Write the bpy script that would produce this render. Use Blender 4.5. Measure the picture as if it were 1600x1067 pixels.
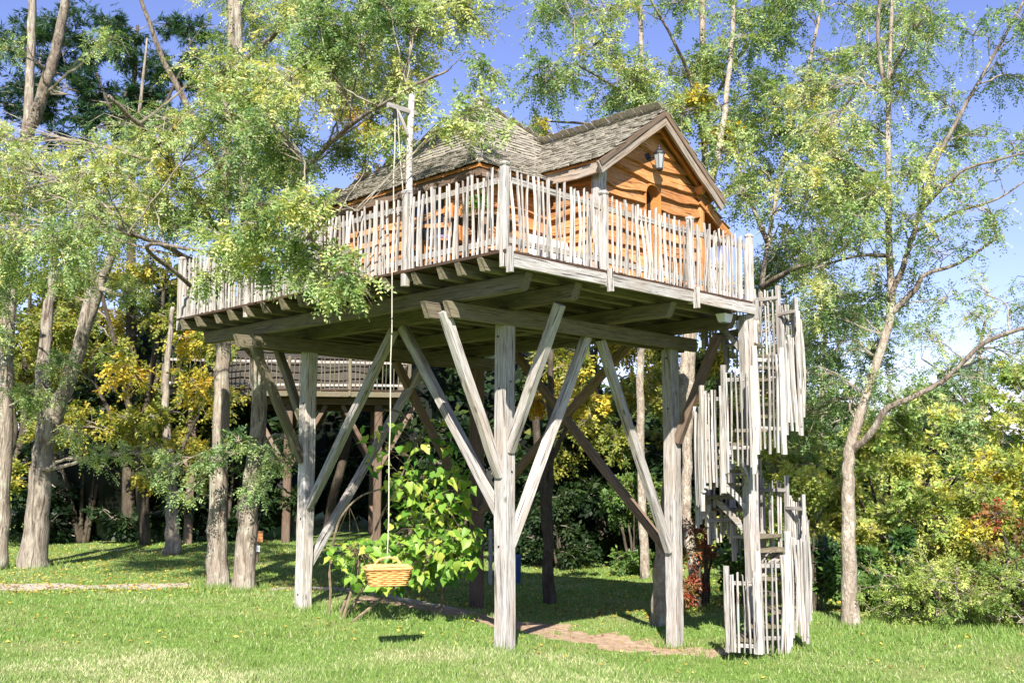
import bpy, math, random
import numpy as np
from mathutils import Vector, Matrix
R_ = math.radians
random.seed(7)
SC = bpy.context.scene
COL = SC.collection
for o in list(bpy.data.objects): bpy.data.objects.remove(o)

# ------------------------------------------------------------------ camera, sky, sun, exposure
EYE = 2.2
PITCH = R_(7.07)
FPX = 1594.0 / 1600.0
cam = bpy.data.cameras.new('camera'); cam.sensor_width = 36; cam.lens = 36 * FPX
cam.clip_end = 3000; cam.clip_start = .1
camo = bpy.data.objects.new('camera', cam); COL.objects.link(camo)
camo.location = (0, 0, EYE); camo.rotation_euler = (R_(90) + PITCH, 0, 0)
SC.camera = camo

SUN_AZ, SUN_EL = R_(2), R_(39)          # sunlight travels forward and a little to the right
world = bpy.data.worlds.new('World'); SC.world = world; world.use_nodes = True
wn = world.node_tree.nodes; wl = world.node_tree.links
wn.clear()
wo = wn.new('ShaderNodeOutputWorld'); wb = wn.new('ShaderNodeBackground')
sky = wn.new('ShaderNodeTexSky'); sky.sky_type = 'NISHITA'; sky.sun_disc = False
sky.sun_elevation = SUN_EL; sky.sun_rotation = math.pi + SUN_AZ
sky.air_density = 1.0; sky.dust_density = .1; sky.ozone_density = 2.6
tint = wn.new('ShaderNodeMix'); tint.data_type = 'RGBA'; tint.blend_type = 'MULTIPLY'
tint.inputs[0].default_value = 1.0; tint.inputs[7].default_value = (1.12, .95, 1.24, 1)
wl.new(sky.outputs[0], tint.inputs[6]); wl.new(tint.outputs[2], wb.inputs[0])
wb.inputs[1].default_value = .073
wl.new(wb.outputs[0], wo.inputs[0])

sun = bpy.data.lights.new('sun', 'SUN'); sun.energy = 5.0; sun.angle = R_(.53); sun.color = (1, .94, .84)
suno = bpy.data.objects.new('sun', sun); COL.objects.link(suno)
tv = Vector((math.sin(SUN_AZ) * math.cos(SUN_EL), math.cos(SUN_AZ) * math.cos(SUN_EL), -math.sin(SUN_EL)))
suno.rotation_euler = tv.to_track_quat('-Z', 'Y').to_euler(); suno.location = (-5, -10, 20)

vs = SC.view_settings
vs.view_transform = 'Standard'; vs.look = 'None'; vs.gamma = 1; vs.exposure = 1.3; vs.use_curve_mapping = False
SC.render.engine = 'CYCLES'
SC.cycles.caustics_reflective = False; SC.cycles.caustics_refractive = False; SC.cycles.max_bounces = 4; SC.cycles.diffuse_bounces = 2; SC.cycles.glossy_bounces = 2; SC.cycles.transparent_max_bounces = 4; SC.cycles.transmission_bounces = 2

# ------------------------------------------------------------------ helpers
def at(px, py, d):
    """point of the place at d metres from the camera station, read off the survey photo (1600 px wide)"""
    x = (px - 800) / 1594.; zc = (533.5 - py) / 1594.
    v = Vector((x, math.cos(PITCH) - zc * math.sin(PITCH), math.sin(PITCH) + zc * math.cos(PITCH)))
    v *= d / v.y
    return Vector((v.x, v.y, v.z + EYE))

def sstep(t):
    t = np.clip(t, 0, 1); return t * t * (3 - 2 * t)

def gz(x, y):
    x = np.asarray(x, float); y = np.asarray(y, float)
    z = -.45 * sstep((x + .35 * (np.minimum(y, 22) - 13) + 1.0) / 4.)
    z = z + .15 * sstep((x - 2.8) / 1.2)
    z = z + .03 * np.sin(x * 1.3 + .5 * y) * np.sin(y * .9 - .4 * x) + .015 * np.sin(x * 3.1 + 1) * np.sin(y * 2.7)
    far = sstep((np.hypot(x, y - 18) - 25) / 40.)
    return z * (1 - far)
def gzf(x, y): return float(gz(x, y))

def tag(o, label=None, cat=None, group=None, kind=None):
    if label: o['label'] = label
    if cat: o['category'] = cat
    if group: o['group'] = group
    if kind: o['kind'] = kind
    return o

def link(name, me, mat=None, parent=None):
    o = bpy.data.objects.new(name, me); COL.objects.link(o)
    if mat is not None and me is not None and not me.materials: me.materials.append(mat)
    if parent is not None: o.parent = parent
    return o

def empty(name, loc=(0, 0, 0), rz=0):
    o = bpy.data.objects.new(name, None); COL.objects.link(o)
    o.location = loc; o.rotation_euler = (0, 0, rz); o.empty_display_size = .2
    return o

def mesh(name, v, f, smooth=False):
    me = bpy.data.meshes.new(name)
    me.from_pydata([tuple(map(float, p)) for p in v], [], [tuple(int(i) for i in q) for q in f]); me.update()
    if smooth: me.polygons.foreach_set('use_smooth', [True] * len(me.polygons))
    return me

def mesh_np(name, verts, nper, cols=None):
    """faces of nper corners each, unshared vertices, one colour per face"""
    n = len(verts); nf = n // nper
    me = bpy.data.meshes.new(name)
    me.vertices.add(n); me.vertices.foreach_set('co', np.ascontiguousarray(verts, np.float32).ravel())
    me.loops.add(n); me.loops.foreach_set('vertex_index', np.arange(n, dtype=np.int32))
    me.polygons.add(nf); me.polygons.foreach_set('loop_start', np.arange(0, n, nper, dtype=np.int32))
    me.polygons.foreach_set('loop_total', np.full(nf, nper, np.int32))
    me.update(calc_edges=True)
    if cols is not None:
        a = me.attributes.new('col', 'FLOAT_COLOR', 'FACE')
        a.data.foreach_set('color', np.ascontiguousarray(np.c_[cols, np.ones(nf)], np.float32).ravel())
    return me

class MB:
    def __init__(s): s.v = []; s.f = []
    def add(s, v, f):
        k = len(s.v); s.v += [tuple(p) for p in v]; s.f += [tuple(i + k for i in q) for q in f]
    def box(s, lo, hi):
        x0, y0, z0 = lo; x1, y1, z1 = hi
        s.add([(x0,y0,z0),(x1,y0,z0),(x1,y1,z0),(x0,y1,z0),(x0,y0,z1),(x1,y0,z1),(x1,y1,z1),(x0,y1,z1)],
              [(0,3,2,1),(4,5,6,7),(0,1,5,4),(1,2,6,5),(2,3,7,6),(3,0,4,7)])
    def tube(s, pts, rad, sides=6, cap=True, closed=False, rough=0, seed=0):
        pts = [Vector(p) for p in pts]; n = len(pts)
        if not hasattr(rad, '__len__'): rad = [rad] * n
        rr = random.Random(seed); up = None; rings = []
        lob = [rr.uniform(1 - rough, 1 + rough) for _ in range(sides)]
        for i in range(n):
            if closed: t = pts[(i + 1) % n] - pts[i - 1]
            else: t = pts[min(i + 1, n - 1)] - pts[max(i - 1, 0)]
            if t.length < 1e-9: t = Vector((0, 0, 1))
            t.normalize()
            if up is None:
                up = Vector((0, 0, 1)) if abs(t.z) < .9 else Vector((1, 0, 0))
            a = t.cross(up)
            if a.length < 1e-6: a = t.orthogonal()
            a.normalize(); b = a.cross(t); up = b
            ring = []
            for k in range(sides):
                th = 2 * math.pi * k / sides
                r = rad[i] * (lob[k] * (1 + rough * .6 * rr.uniform(-1, 1)) if rough else 1)
                ring.append(pts[i] + (a * math.cos(th) + b * math.sin(th)) * r)
            rings.append(ring)
        k0 = len(s.v)
        for r in rings: s.v += [tuple(p) for p in r]
        m = n if closed else n - 1
        for i in range(m):
            for k in range(sides):
                a0 = k0 + i * sides + k; a1 = k0 + i * sides + (k + 1) % sides
                j = (i + 1) % n
                b0 = k0 + j * sides + k; b1 = k0 + j * sides + (k + 1) % sides
                s.f.append((a0, a1, b1, b0))
        if cap and not closed:
            s.f.append(tuple(k0 + k for k in range(sides))[::-1])
            s.f.append(tuple(k0 + (n - 1) * sides + k for k in range(sides)))
    def lathe(s, prof, sides=12, c=(0, 0, 0)):
        k0 = len(s.v)
        for r, z in prof:
            for k in range(sides):
                th = 2 * math.pi * (k + .5) / sides
                s.v.append((c[0] + r * math.cos(th), c[1] + r * math.sin(th), c[2] + z))
        for i in range(len(prof) - 1):
            for k in range(sides):
                a = k0 + i * sides + k; b = k0 + i * sides + (k + 1) % sides
                s.f.append((a, b, b + sides, a + sides))
        s.f.append(tuple(k0 + k for k in range(sides))[::-1])
        s.f.append(tuple(k0 + (len(prof) - 1) * sides + k for k in range(sides)))
    def build(s, name, mat=None, parent=None, smooth=False):
        return link(name, mesh(name, s.v, s.f, smooth), mat, parent)

# ------------------------------------------------------------------ materials
class NT:
    def __init__(s, name, rough=.8, spec=.3):
        s.m = bpy.data.materials.new(name); s.m.use_nodes = True
        s.t = s.m.node_tree; s.n = s.t.nodes; s.l = s.t.links
        s.b = s.n['Principled BSDF']; s.out = s.n['Material Output']
        s.b.inputs['Roughness'].default_value = rough
        s.b.inputs['Specular IOR Level'].default_value = spec
    def new(s, t, **kw):
        n = s.n.new(t)
        for k, v in kw.items(): setattr(n, k, v)
        return n
    def coord(s, scale=(1, 1, 1), out='Object', jitter=False):
        c = s.new('ShaderNodeTexCoord'); mp = s.new('ShaderNodeMapping')
        mp.inputs['Scale'].default_value = scale
        s.l.new(c.outputs[out], mp.inputs[0])
        if jitter:
            oi = s.new('ShaderNodeObjectInfo'); ml = s.new('ShaderNodeMath', operation='MULTIPLY'); ml.inputs[1].default_value = 37.
            s.l.new(oi.outputs['Random'], ml.inputs[0])
            cb = s.new('ShaderNodeCombineXYZ')
            for i in range(3): s.l.new(ml.outputs[0], cb.inputs[i])
            s.l.new(cb.outputs[0], mp.inputs['Location'])
        return mp.outputs[0]
    def noise(s, co, scale, detail=4, rough=.6, dist=0):
        n = s.new('ShaderNodeTexNoise'); n.inputs['Scale'].default_value = scale
        n.inputs['Detail'].default_value = detail; n.inputs['Roughness'].default_value = rough
        n.inputs['Distortion'].default_value = dist
        s.l.new(co, n.inputs['Vector']); return n.outputs['Fac']
    def ramp(s, fac, stops):
        r = s.new('ShaderNodeValToRGB'); e = r.color_ramp.elements
        while len(e) < len(stops): e.new(.5)
        for q, (p, c) in zip(e, stops): q.position = p; q.color = (*c, 1) if len(c) == 3 else c
        s.l.new(fac, r.inputs[0]); return r.outputs[0]
    def mix(s, fac, a, b, mode='MIX'):
        m = s.new('ShaderNodeMix', data_type='RGBA', blend_type=mode)
        for inp, v in ((m.inputs[0], fac), (m.inputs[6], a), (m.inputs[7], b)):
            if isinstance(v, bpy.types.NodeSocket): s.l.new(v, inp)
            elif isinstance(v, (int, float)): inp.default_value = v
            else: inp.default_value = (*v, 1)
        return m.outputs[2]
    def rnd(s): return s.new('ShaderNodeObjectInfo').outputs['Random']
    def bump(s, h, strength=.5, dist=.01):
        b = s.new('ShaderNodeBump'); b.inputs['Strength'].default_value = strength; b.inputs['Distance'].default_value = dist
        s.l.new(h, b.inputs['Height']); s.l.new(b.outputs[0], s.b.inputs['Normal'])
    def col(s, c):
        if isinstance(c, bpy.types.NodeSocket): s.l.new(c, s.b.inputs['Base Color'])
        else: s.b.inputs['Base Color'].default_value = (*c, 1)
        return s.m

def wood(name, lo, hi, tintc, tintamt, crack=(.07, .06, .05), var=.35, stain=None, rough=.85):
    """grain runs along the object's own X axis"""
    t = NT(name, rough, .2)
    g = t.noise(t.coord((1.2, 16, 16), jitter=True), 3.2, 6, .65, .6)
    c = t.ramp(g, [(.28, lo), (.66, hi)])
    big = t.noise(t.coord((.8, 2.2, 2.2), jitter=True), 1.6, 3)
    c = t.mix(t.ramp(big, [(.45, (0, 0, 0)), (.72, (tintamt,) * 3)]), c, tintc)
    if stain:
        st = t.noise(t.coord((1.5, 3, 3), jitter=True), 2.2, 5, .7)
        c = t.mix(t.ramp(st, [(.5, (0, 0, 0)), (.64, (stain[1],) * 3)]), c, stain[0])
    ck = t.noise(t.coord((.7, 26, 26), jitter=True), 2.4, 3, .5, .3)
    ckm = t.ramp(ck, [(.35, (1, 1, 1)), (.41, (0, 0, 0))])
    c = t.mix(ckm, c, crack)
    kn = t.new('ShaderNodeTexVoronoi'); kn.inputs['Scale'].default_value = 1.0
    t.l.new(t.coord((1.7, 4.2, 4.2), jitter=True), kn.inputs['Vector'])
    c = t.mix(t.ramp(kn.outputs['Distance'], [(.05, (.75, .75, .75)), (.12, (0, 0, 0))]), c, tuple(x * 1.6 for x in crack))
    br = t.ramp(t.rnd(), [(0, (1 - var,) * 3), (1, (1, 1, 1))])
    c = t.mix(1., c, br, 'MULTIPLY')
    t.bump(t.mix(.5, g, t.mix(1., ck, big, 'MULTIPLY')), .5, .012)
    return t.col(c)

M = {}
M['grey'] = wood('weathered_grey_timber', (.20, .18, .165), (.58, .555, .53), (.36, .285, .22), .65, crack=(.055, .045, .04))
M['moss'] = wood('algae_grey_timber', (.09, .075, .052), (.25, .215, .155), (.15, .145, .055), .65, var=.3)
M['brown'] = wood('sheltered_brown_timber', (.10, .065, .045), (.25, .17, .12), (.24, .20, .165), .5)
M['trim'] = wood('weathered_trim_board', (.20, .165, .135), (.44, .375, .32), (.40, .24, .13), .5)
M['far'] = wood('far_timber_painted_shade', (.035, .03, .025), (.09, .08, .07), (.06, .06, .035), .5)  # near-black wood: shade on the far cabin is put into its colour
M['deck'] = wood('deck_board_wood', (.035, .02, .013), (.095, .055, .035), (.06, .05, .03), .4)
M['picket'] = wood('split_chestnut_grey', (.24, .22, .20), (.60, .575, .55), (.40, .32, .25), .55, var=.45)
M['honey'] = wood('honey_larch_plank', (.40, .145, .045), (.82, .40, .15), (.36, .125, .04), .6, crack=(.10, .035, .015), var=.5,
                  stain=((.72, .45, .25), .5), rough=.6)
M['soffit'] = wood('orange_soffit_wood', (.46, .17, .045), (.66, .30, .09), (.40, .15, .05), .5, crack=(.15, .05, .02), rough=.65)
M['shingle'] = wood('wooden_shingle', (.20, .18, .145), (.44, .40, .335), (.26, .27, .17), .4, var=.32)
t = NT('dark_interior', .9); M['dark'] = t.col((.02, .016, .012))
t = NT('window_glass', .08, .5); M['glass'] = t.col((.015, .017, .02))
t = NT('black_iron', .45, .5); M['iron'] = t.col((.02, .02, .022))
t = NT('frosted_lantern_glass', .25, .5); M['frost'] = t.col((.27, .29, .30))
t = NT('white_plastic', .5, .4); M['white'] = t.col((.75, .75, .72))
t = NT('blue_plastic', .45, .4); M['blue'] = t.col((.03, .09, .22))
t = NT('purple_cloth', .9, .1); M['purple'] = t.col((.16, .12, .24))
t = NT('terracotta', .8, .2); M['terracotta'] = t.col((.42, .16, .08))
t = NT('rope_hemp', .9, .1)
M['rope'] = t.col(t.ramp(t.noise(t.coord((1, 1, 1)), 60, 2), [(.3, (.34, .31, .25)), (.7, (.55, .51, .42))]))
t = NT('wicker', .6, .3)
M['wicker'] = t.col(t.mix(t.ramp(t.noise(t.coord(), 25, 3), [(.3, (.42, .20, .06)), (.7, (.72, .42, .16))]), (1, 1, 1), t.ramp(t.rnd(), [(0, (.8, .75, .7)), (1, (1, 1, 1))]), 'MULTIPLY'))
M['wicker'].node_tree.nodes['Principled BSDF'].inputs['Base Color'].default_value = (.6, .34, .12, 1)
nt = M['wicker'].node_tree
for lk in list(nt.links):
    if lk.to_socket == nt.nodes['Principled BSDF'].inputs['Base Color']: nt.links.remove(lk)
nt.links.new([n for n in nt.nodes if n.type == 'VALTORGB'][0].outputs[0], nt.nodes['Principled BSDF'].inputs['Base Color'])

def bark(name, lo, hi, lich, lamt, crack, stretch=.1, scale=16, furrow=.5):
    t = NT(name, .95, .1)
    co = t.coord((1, 1, stretch))
    r = t.noise(co, scale, 5, .62, 1.2)
    c = t.ramp(t.noise(t.coord((1, 1, .4)), 7, 6, .75), [(.3, lo), (.7, hi)])
    lm = t.ramp(t.noise(t.coord((1, 1, .7)), 4.5, 5, .75), [(.5, (0, 0, 0)), (.62, (lamt,) * 3)])
    c = t.mix(lm, c, lich)
    e = t.ramp(r, [(.36, (1 - furrow,) * 3), (.52, (1, 1, 1))])
    c = t.mix(e, crack, c)
    t.bump(r, 1.0, .05)
    return t.col(c)
M['bark'] = bark('furrowed_grey_bark', (.19, .155, .125), (.37, .315, .26), (.46, .47, .38), .6, (.11, .085, .065), furrow=.9)
M['bark_rough'] = bark('deep_brown_bark', (.17, .145, .12), (.34, .295, .25), (.40, .38, .30), .4, (.08, .06, .045), .1, 11, 1.)
M['bark_pale'] = bark('pale_lichen_bark', (.22, .18, .145), (.42, .36, .29), (.50, .48, .40), .7, (.17, .13, .10), .45, 14, .75)
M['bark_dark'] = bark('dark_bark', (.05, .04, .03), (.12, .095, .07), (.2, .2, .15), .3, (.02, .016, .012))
M['bark_limb'] = bark('shade_painted_limb_bark', (.13, .10, .08), (.27, .22, .18), (.38, .37, .30), .5, (.06, .045, .035), .3, 14, .8)  # darker copy of the bark, shade on the limbs put into its colour
t = NT('twig_bark', .9, .1); M['twig'] = t.col(t.ramp(t.noise(t.coord(), 6, 3), [(.35, (.13, .105, .08)), (.65, (.33, .29, .235))]))

t = NT('shrub_stem', .9, .1); M['brownstem'] = t.col(t.ramp(t.noise(t.coord(), 8, 3), [(.35, (.10, .075, .05)), (.65, (.24, .19, .13))]))
def leafmat(name, trans=.45, rough=.5, spec=.3, tr_tint=(1.15, 1.15, .55)):
    t = NT(name, rough, spec)
    a = t.new('ShaderNodeAttribute'); a.attribute_name = 'col'
    t.l.new(a.outputs['Color'], t.b.inputs['Base Color'])
    tr = t.new('ShaderNodeBsdfTranslucent')
    t.l.new(t.mix(1., a.outputs['Color'], tr_tint, 'MULTIPLY'), tr.inputs[0])
    mx = t.new('ShaderNodeMixShader'); mx.inputs[0].default_value = trans
    t.l.new(t.b.outputs[0], mx.inputs[1]); t.l.new(tr.outputs[0], mx.inputs[2]); t.l.new(mx.outputs[0], t.out.inputs[0])
    return t.m
M['leaf'] = leafmat('thin_leaf')
M['gloss'] = leafmat('glossy_leaf', .15, .28, .5)
M['grass'] = leafmat('grass_blade', .35, .6, .2, (1.1, 1.1, .6))
M['litter'] = leafmat('fallen_leaf', .1, .8, .1)

# ------------------------------------------------------------------ ground
def ground():
    n = 190
    s = np.linspace(-1, 1, n); g = np.sinh(s * 6.2) / np.sinh(6.2) * 600
    X, Y = np.meshgrid(g, g + 16, indexing='ij'); Z = gz(X, Y)
    v = np.stack([X, Y, Z], -1).reshape(-1, 3)
    I = np.arange(n * n).reshape(n, n)
    f = np.stack([I[:-1, :-1], I[1:, :-1], I[1:, 1:], I[:-1, 1:]], -1).reshape(-1, 4)
    me = mesh('ground', v, f, True)
    t = NT('lawn_soil', .95, .1)
    co = t.coord()
    g1 = t.noise(co, .55, 5, .65); g2 = t.noise(co, 9, 4, .7)
    c = t.ramp(g2, [(.3, (.09, .16, .03)), (.55, (.17, .27, .055)), (.75, (.28, .36, .10))])
    c = t.mix(t.ramp(g1, [(.46, (0, 0, 0)), (.66, (.65, .65, .65))]), c, t.ramp(t.noise(co, 30, 3), [(.3, (.20, .19, .075)), (.7, (.38, .35, .17))]))
    t.bump(t.noise(co, 40, 4, .8), .8, .03)
    return tag(link('ground', me, t.col(c)), kind='structure')
ground()

def strip(name, pts, mat, lift=.006):
    """a patch of ground: list of (x, y, half width)"""
    rr = random.Random(3); P = []
    for i in range(len(pts) - 1):
        for k in range(14):
            s = k / 14; P.append([pts[i][j] * (1 - s) + pts[i + 1][j] * s for j in range(3)])
    P.append(list(pts[-1])); v = []; f = []
    m = 6
    for i, (x, y, w) in enumerate(P):
        q = P[min(i + 1, len(P) - 1)]; p = P[max(i - 1, 0)]
        dx, dy = q[0] - p[0], q[1] - p[1]; l = math.hypot(dx, dy); nx, ny = -dy / l, dx / l
        w0 = w * (1 + .22 * math.sin(i * .55) + .16 * math.sin(i * 1.35 + 2) + .05 * rr.uniform(-1, 1)); w1 = w * (1 + .22 * math.sin(i * .47 + 1) + .16 * math.sin(i * 1.2 + 4) + .05 * rr.uniform(-1, 1))
        for k in range(m + 1):
            u = -w0 + (w0 + w1) * k / m
            xx, yy = x + nx * u, y + ny * u
            e = lift if 0 < k < m else -.01
            v.append((xx, yy, gzf(xx, yy) + e))
    for i in range(len(P) - 1):
        for k in range(m):
            a = i * (m + 1) + k; f.append((a, a + 1, a + m + 2, a + m + 1))
    o = link(name, mesh(name, v, f, True), mat); return tag(o, kind='structure')
t = NT('sandy_gravel', .95, .1)
co = t.coord()
c = t.ramp(t.noise(co, 18, 5, .75), [(.3, (.28, .24, .18)), (.55, (.44, .395, .32)), (.75, (.58, .53, .45))])
t.bump(t.noise(co, 60, 3), .7, .02); M['gravel'] = t.col(c)
t = NT('bare_earth', .95, .1)
co = t.coord()
c = t.ramp(t.noise(co, 7, 6, .75), [(.3, (.22, .14, .085)), (.5, (.40, .28, .19)), (.72, (.58, .47, .36))])
t.bump(t.noise(co, 35, 4), .8, .03); M['earth'] = t.col(c)
PATH = [(-22, 20.6, .45), (-15, 20.0, .5), (-9, 19.6, .5), (-5.5, 19.5, .45), (-3, 19.0, .4), (-1.0, 17.9, .4)]
DIRT = [(-2.6, 17.6, .5), (-1.0, 17.2, .9), (.3, 16.6, 1.2), (1.3, 16.1, 1.1), (2.3, 15.7, .7), (3.0, 14.9, .3)]
strip('gravel_path', PATH, M['gravel'])
strip('bare_earth_patch', DIRT, M['earth'], .009)
def near(xy, poly, grow=0):
    x, y = xy[:, 0], xy[:, 1]; best = np.full(len(x), 9.)
    for a, b in zip(poly[:-1], poly[1:]):
        ax, ay, aw = a; bx, by, bw = b; dx, dy = bx - ax, by - ay
        tt = np.clip(((x - ax) * dx + (y - ay) * dy) / (dx * dx + dy * dy), 0, 1)
        d = np.hypot(x - ax - tt * dx, y - ay - tt * dy) - (aw + (bw - aw) * tt); best = np.minimum(best, d)
    return best

# ------------------------------------------------------------------ timber parts
def frame_matrix(p0, xdir, up=Vector((0, 0, 1))):
    x = Vector(xdir).normalized(); y = Vector(up).cross(x)
    if y.length < 1e-5: y = Vector((0, 1, 0)).cross(x) if abs(x.y) < .9 else Vector((1, 0, 0)).cross(x)
    y.normalize(); z = x.cross(y)
    m = Matrix((x, y, z)).transposed().to_4x4(); m.translation = Vector(p0); return m

def timber_mesh(L, w, h, bev0=0, bev1=0, ch=.12, jit=.006, segs=None, seed=0):
    rr = random.Random(seed or int(L * 1000 + w * 77777 + h * 3333))
    segs = segs or max(2, min(9, int(L / .45)))
    c = min(w, h) * ch
    prof = [(-w/2+c, -h/2), (w/2-c, -h/2), (w/2, -h/2+c), (w/2, h/2-c), (w/2-c, h/2), (-w/2+c, h/2), (-w/2, h/2-c), (-w/2, -h/2+c)]
    v = []; f = []
    for i in range(segs + 1):
        s = i / segs; jy, jz = rr.uniform(-jit, jit), rr.uniform(-jit, jit)
        for y, z in prof:
            x = s * L
            if i == 0 and z < 0: x += bev0 * (1 if z < -h/2 + c * .5 else .75)
            if i == segs and z < 0: x -= bev1 * (1 if z < -h/2 + c * .5 else .75)
            k = 1 + rr.uniform(-jit, jit) * 2
            v.append((x, y * k + jy, z * k + jz))
    for i in range(segs):
        for k in range(8):
            a = i * 8 + k; b = i * 8 + (k + 1) % 8; f.append((a, b, b + 8, a + 8))
    f.append(tuple(range(8))[::-1]); f.append(tuple(segs * 8 + k for k in range(8)))
    return mesh('timber', v, f)

def timber(name, p0, p1, w, h, mat, parent, up=(0, 0, 1), **kw):
    p0 = Vector(p0); d = Vector(p1) - p0
    o = link(name, timber_mesh(d.length, w, h, seed=random.randint(1, 10**6), **kw), mat, parent)
    o.matrix_local = frame_matrix(p0, d, Vector(up)); return o

def picket_mesh(L, w, d, seed, bend=.02):
    rr = random.Random(seed); v = []; f = []; n = 4; sides = 6
    ph = rr.uniform(0, 6); lob = [rr.uniform(.8, 1.2) for _ in range(sides)]
    for i in range(n + 1):
        s = i / n; k = (1.05 - .22 * s) * (1 + rr.uniform(-.08, .08))
        oy = bend * math.sin(s * 4.2 + ph) - bend * math.sin(ph); oz = bend * .6 * math.sin(s * 3.3 + ph * 2)
        for q in range(sides):
            th = 2 * math.pi * q / sides
            v.append((s * L + (rr.uniform(-.012, .012) if i == n else 0), oy + w / 2 * k * lob[q] * math.cos(th), oz + d / 2 * k * lob[q] * math.sin(th)))
    for i in range(n):
        for q in range(sides):
            a = i * sides + q; b = i * sides + (q + 1) % sides; f.append((a, b, b + sides, a + sides))
    f.append(tuple(range(sides))[::-1]); f.append(tuple(n * sides + q for q in range(sides)))
    return mesh('picket', v, f)
PICKETS = []
for i in range(14):
    me = picket_mesh(1, random.uniform(.036, .053), random.uniform(.024, .036), 50 + i, random.uniform(.006, .024)); me.materials.append(M['picket']); PICKETS.append(me)

def add_picket(parent, base, L, lean=(0, 0), name='picket', rot=0, meshes=None):
    o = link(name, random.choice(meshes or PICKETS), None, parent)
    x = Vector((lean[0], lean[1], 1)).normalized()
    m = frame_matrix(base, x, Vector((math.cos(rot), math.sin(rot), 0)))
    o.matrix_local = m @ Matrix.Diagonal((L, 1, 1, 1)); return o

def railing(parent, p0, p1, posts, zb, out, H=.98, sp=.081, name='railing', post_mat='grey', topped=True, pm=None, skip=()):
    """rails in one mesh with the posts and every picket below it; p0, p1 are plan points, out is the outward side"""
    p0 = Vector((*p0, 0)); p1 = Vector((*p1, 0)); d = p1 - p0; L = d.length; u = d / L; out = Vector((*out, 0))
    rail = None
    for hz, hh in ((H - .16, .07), (.13, .07)):
        mb = MB(); n = max(3, int(L / .6)); pts = [p0 + u * (L * i / n) - out * .02 + Vector((0, 0, zb + hz + random.uniform(-.012, .012))) for i in range(n + 1)]
        side = out * .022; z = Vector((0, 0, hh / 2)); v = []; f = []
        for a in pts: v += [a - side - z, a + side - z, a + side + z, a - side + z]
        for i in range(n):
            for k in range(4): f.append((i * 4 + k, i * 4 + (k + 1) % 4, i * 4 + 4 + (k + 1) % 4, i * 4 + 4 + k))
        mb.add(v, f + [(3, 2, 1, 0), (n * 4, n * 4 + 1, n * 4 + 2, n * 4 + 3)])
        if rail is None: rail = mb.build(name, M['grey'], parent)
        else: mb.build('bottom_rail', M['grey'], rail)
    for tpos in posts:
        b = p0 + u * tpos + Vector((0, 0, zb - .20))
        o = timber('railing_post', b, b + Vector((0, 0, 1.2 + (H - 1.0))), .10, .10, M[post_mat], rail, up=u, ch=.22, segs=4)
        if topped:
            cb = MB(); cb.lathe([(.062, 0), (.07, .015), (.066, .035), (.03, .055)], 8)
            c = cb.build('cap', M['grey'], rail); c.location = b + Vector((0, 0, 1.2 + (H - 1.0)))
    n = int(L / sp)
    for i in range(n):
        s = (i + .5 + random.uniform(-.13, .13)) * sp
        if any(abs(s - q) < .075 for q in posts) or any(a < s < b_ for a, b_ in skip): continue
        base = p0 + u * s + out * .025 + Vector((0, 0, zb - .015 + random.uniform(-.02, .03)))
        ln = u * random.gauss(0, .012)
        add_picket(rail, base, H - .03 + random.gauss(0, .02), (ln.x, ln.y), rot=math.atan2(u.y, u.x), meshes=pm)
    return rail

def plank_mesh(ul, ur, z0, z1, seed, hole=None, amp=.04, n=None):
    """lapped live-edge board in the wall's frame: X along, -Y outward; ul/ur are functions of z"""
    rr = random.Random(seed); ph = [rr.uniform(0, 6.3) for _ in range(4)]; v = []; f = []
    L = ur(z0) - ul(z0); n = n or max(4, int(L / .13))
    fr = [rr.uniform(1.6, 2.6), rr.uniform(3.5, 5.5), rr.uniform(8, 13)]
    for i in range(n + 1):
        s = i / n
        xt = ul(z1 + .05) * (1 - s) + ur(z1 + .05) * s; xb = ul(z0) * (1 - s) + ur(z0) * s
        w = amp * (math.sin(xb * fr[0] + ph[0]) + .55 * math.sin(xb * fr[1] + ph[1]) + .2 * math.sin(xb * fr[2] + ph[2]))
        v += [(xt, -.008, z1 + .05), (xb, -.085, z0 + w), (xb, -.022, z0 + w - .015), (xt, 0, z1 + .05)]
    for i in range(n):
        a = i * 4; b = a + 4
        f += [(a, a + 1, b + 1, b), (a + 1, a + 2, b + 2, b + 1), (a + 2, a + 3, b + 3, b + 2), (a + 3, a, b, b + 3)]
    f += [(0, 3, 2, 1), (n * 4, n * 4 + 1, n * 4 + 2, n * 4 + 3)]
    return mesh('plank', v, f)

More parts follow.
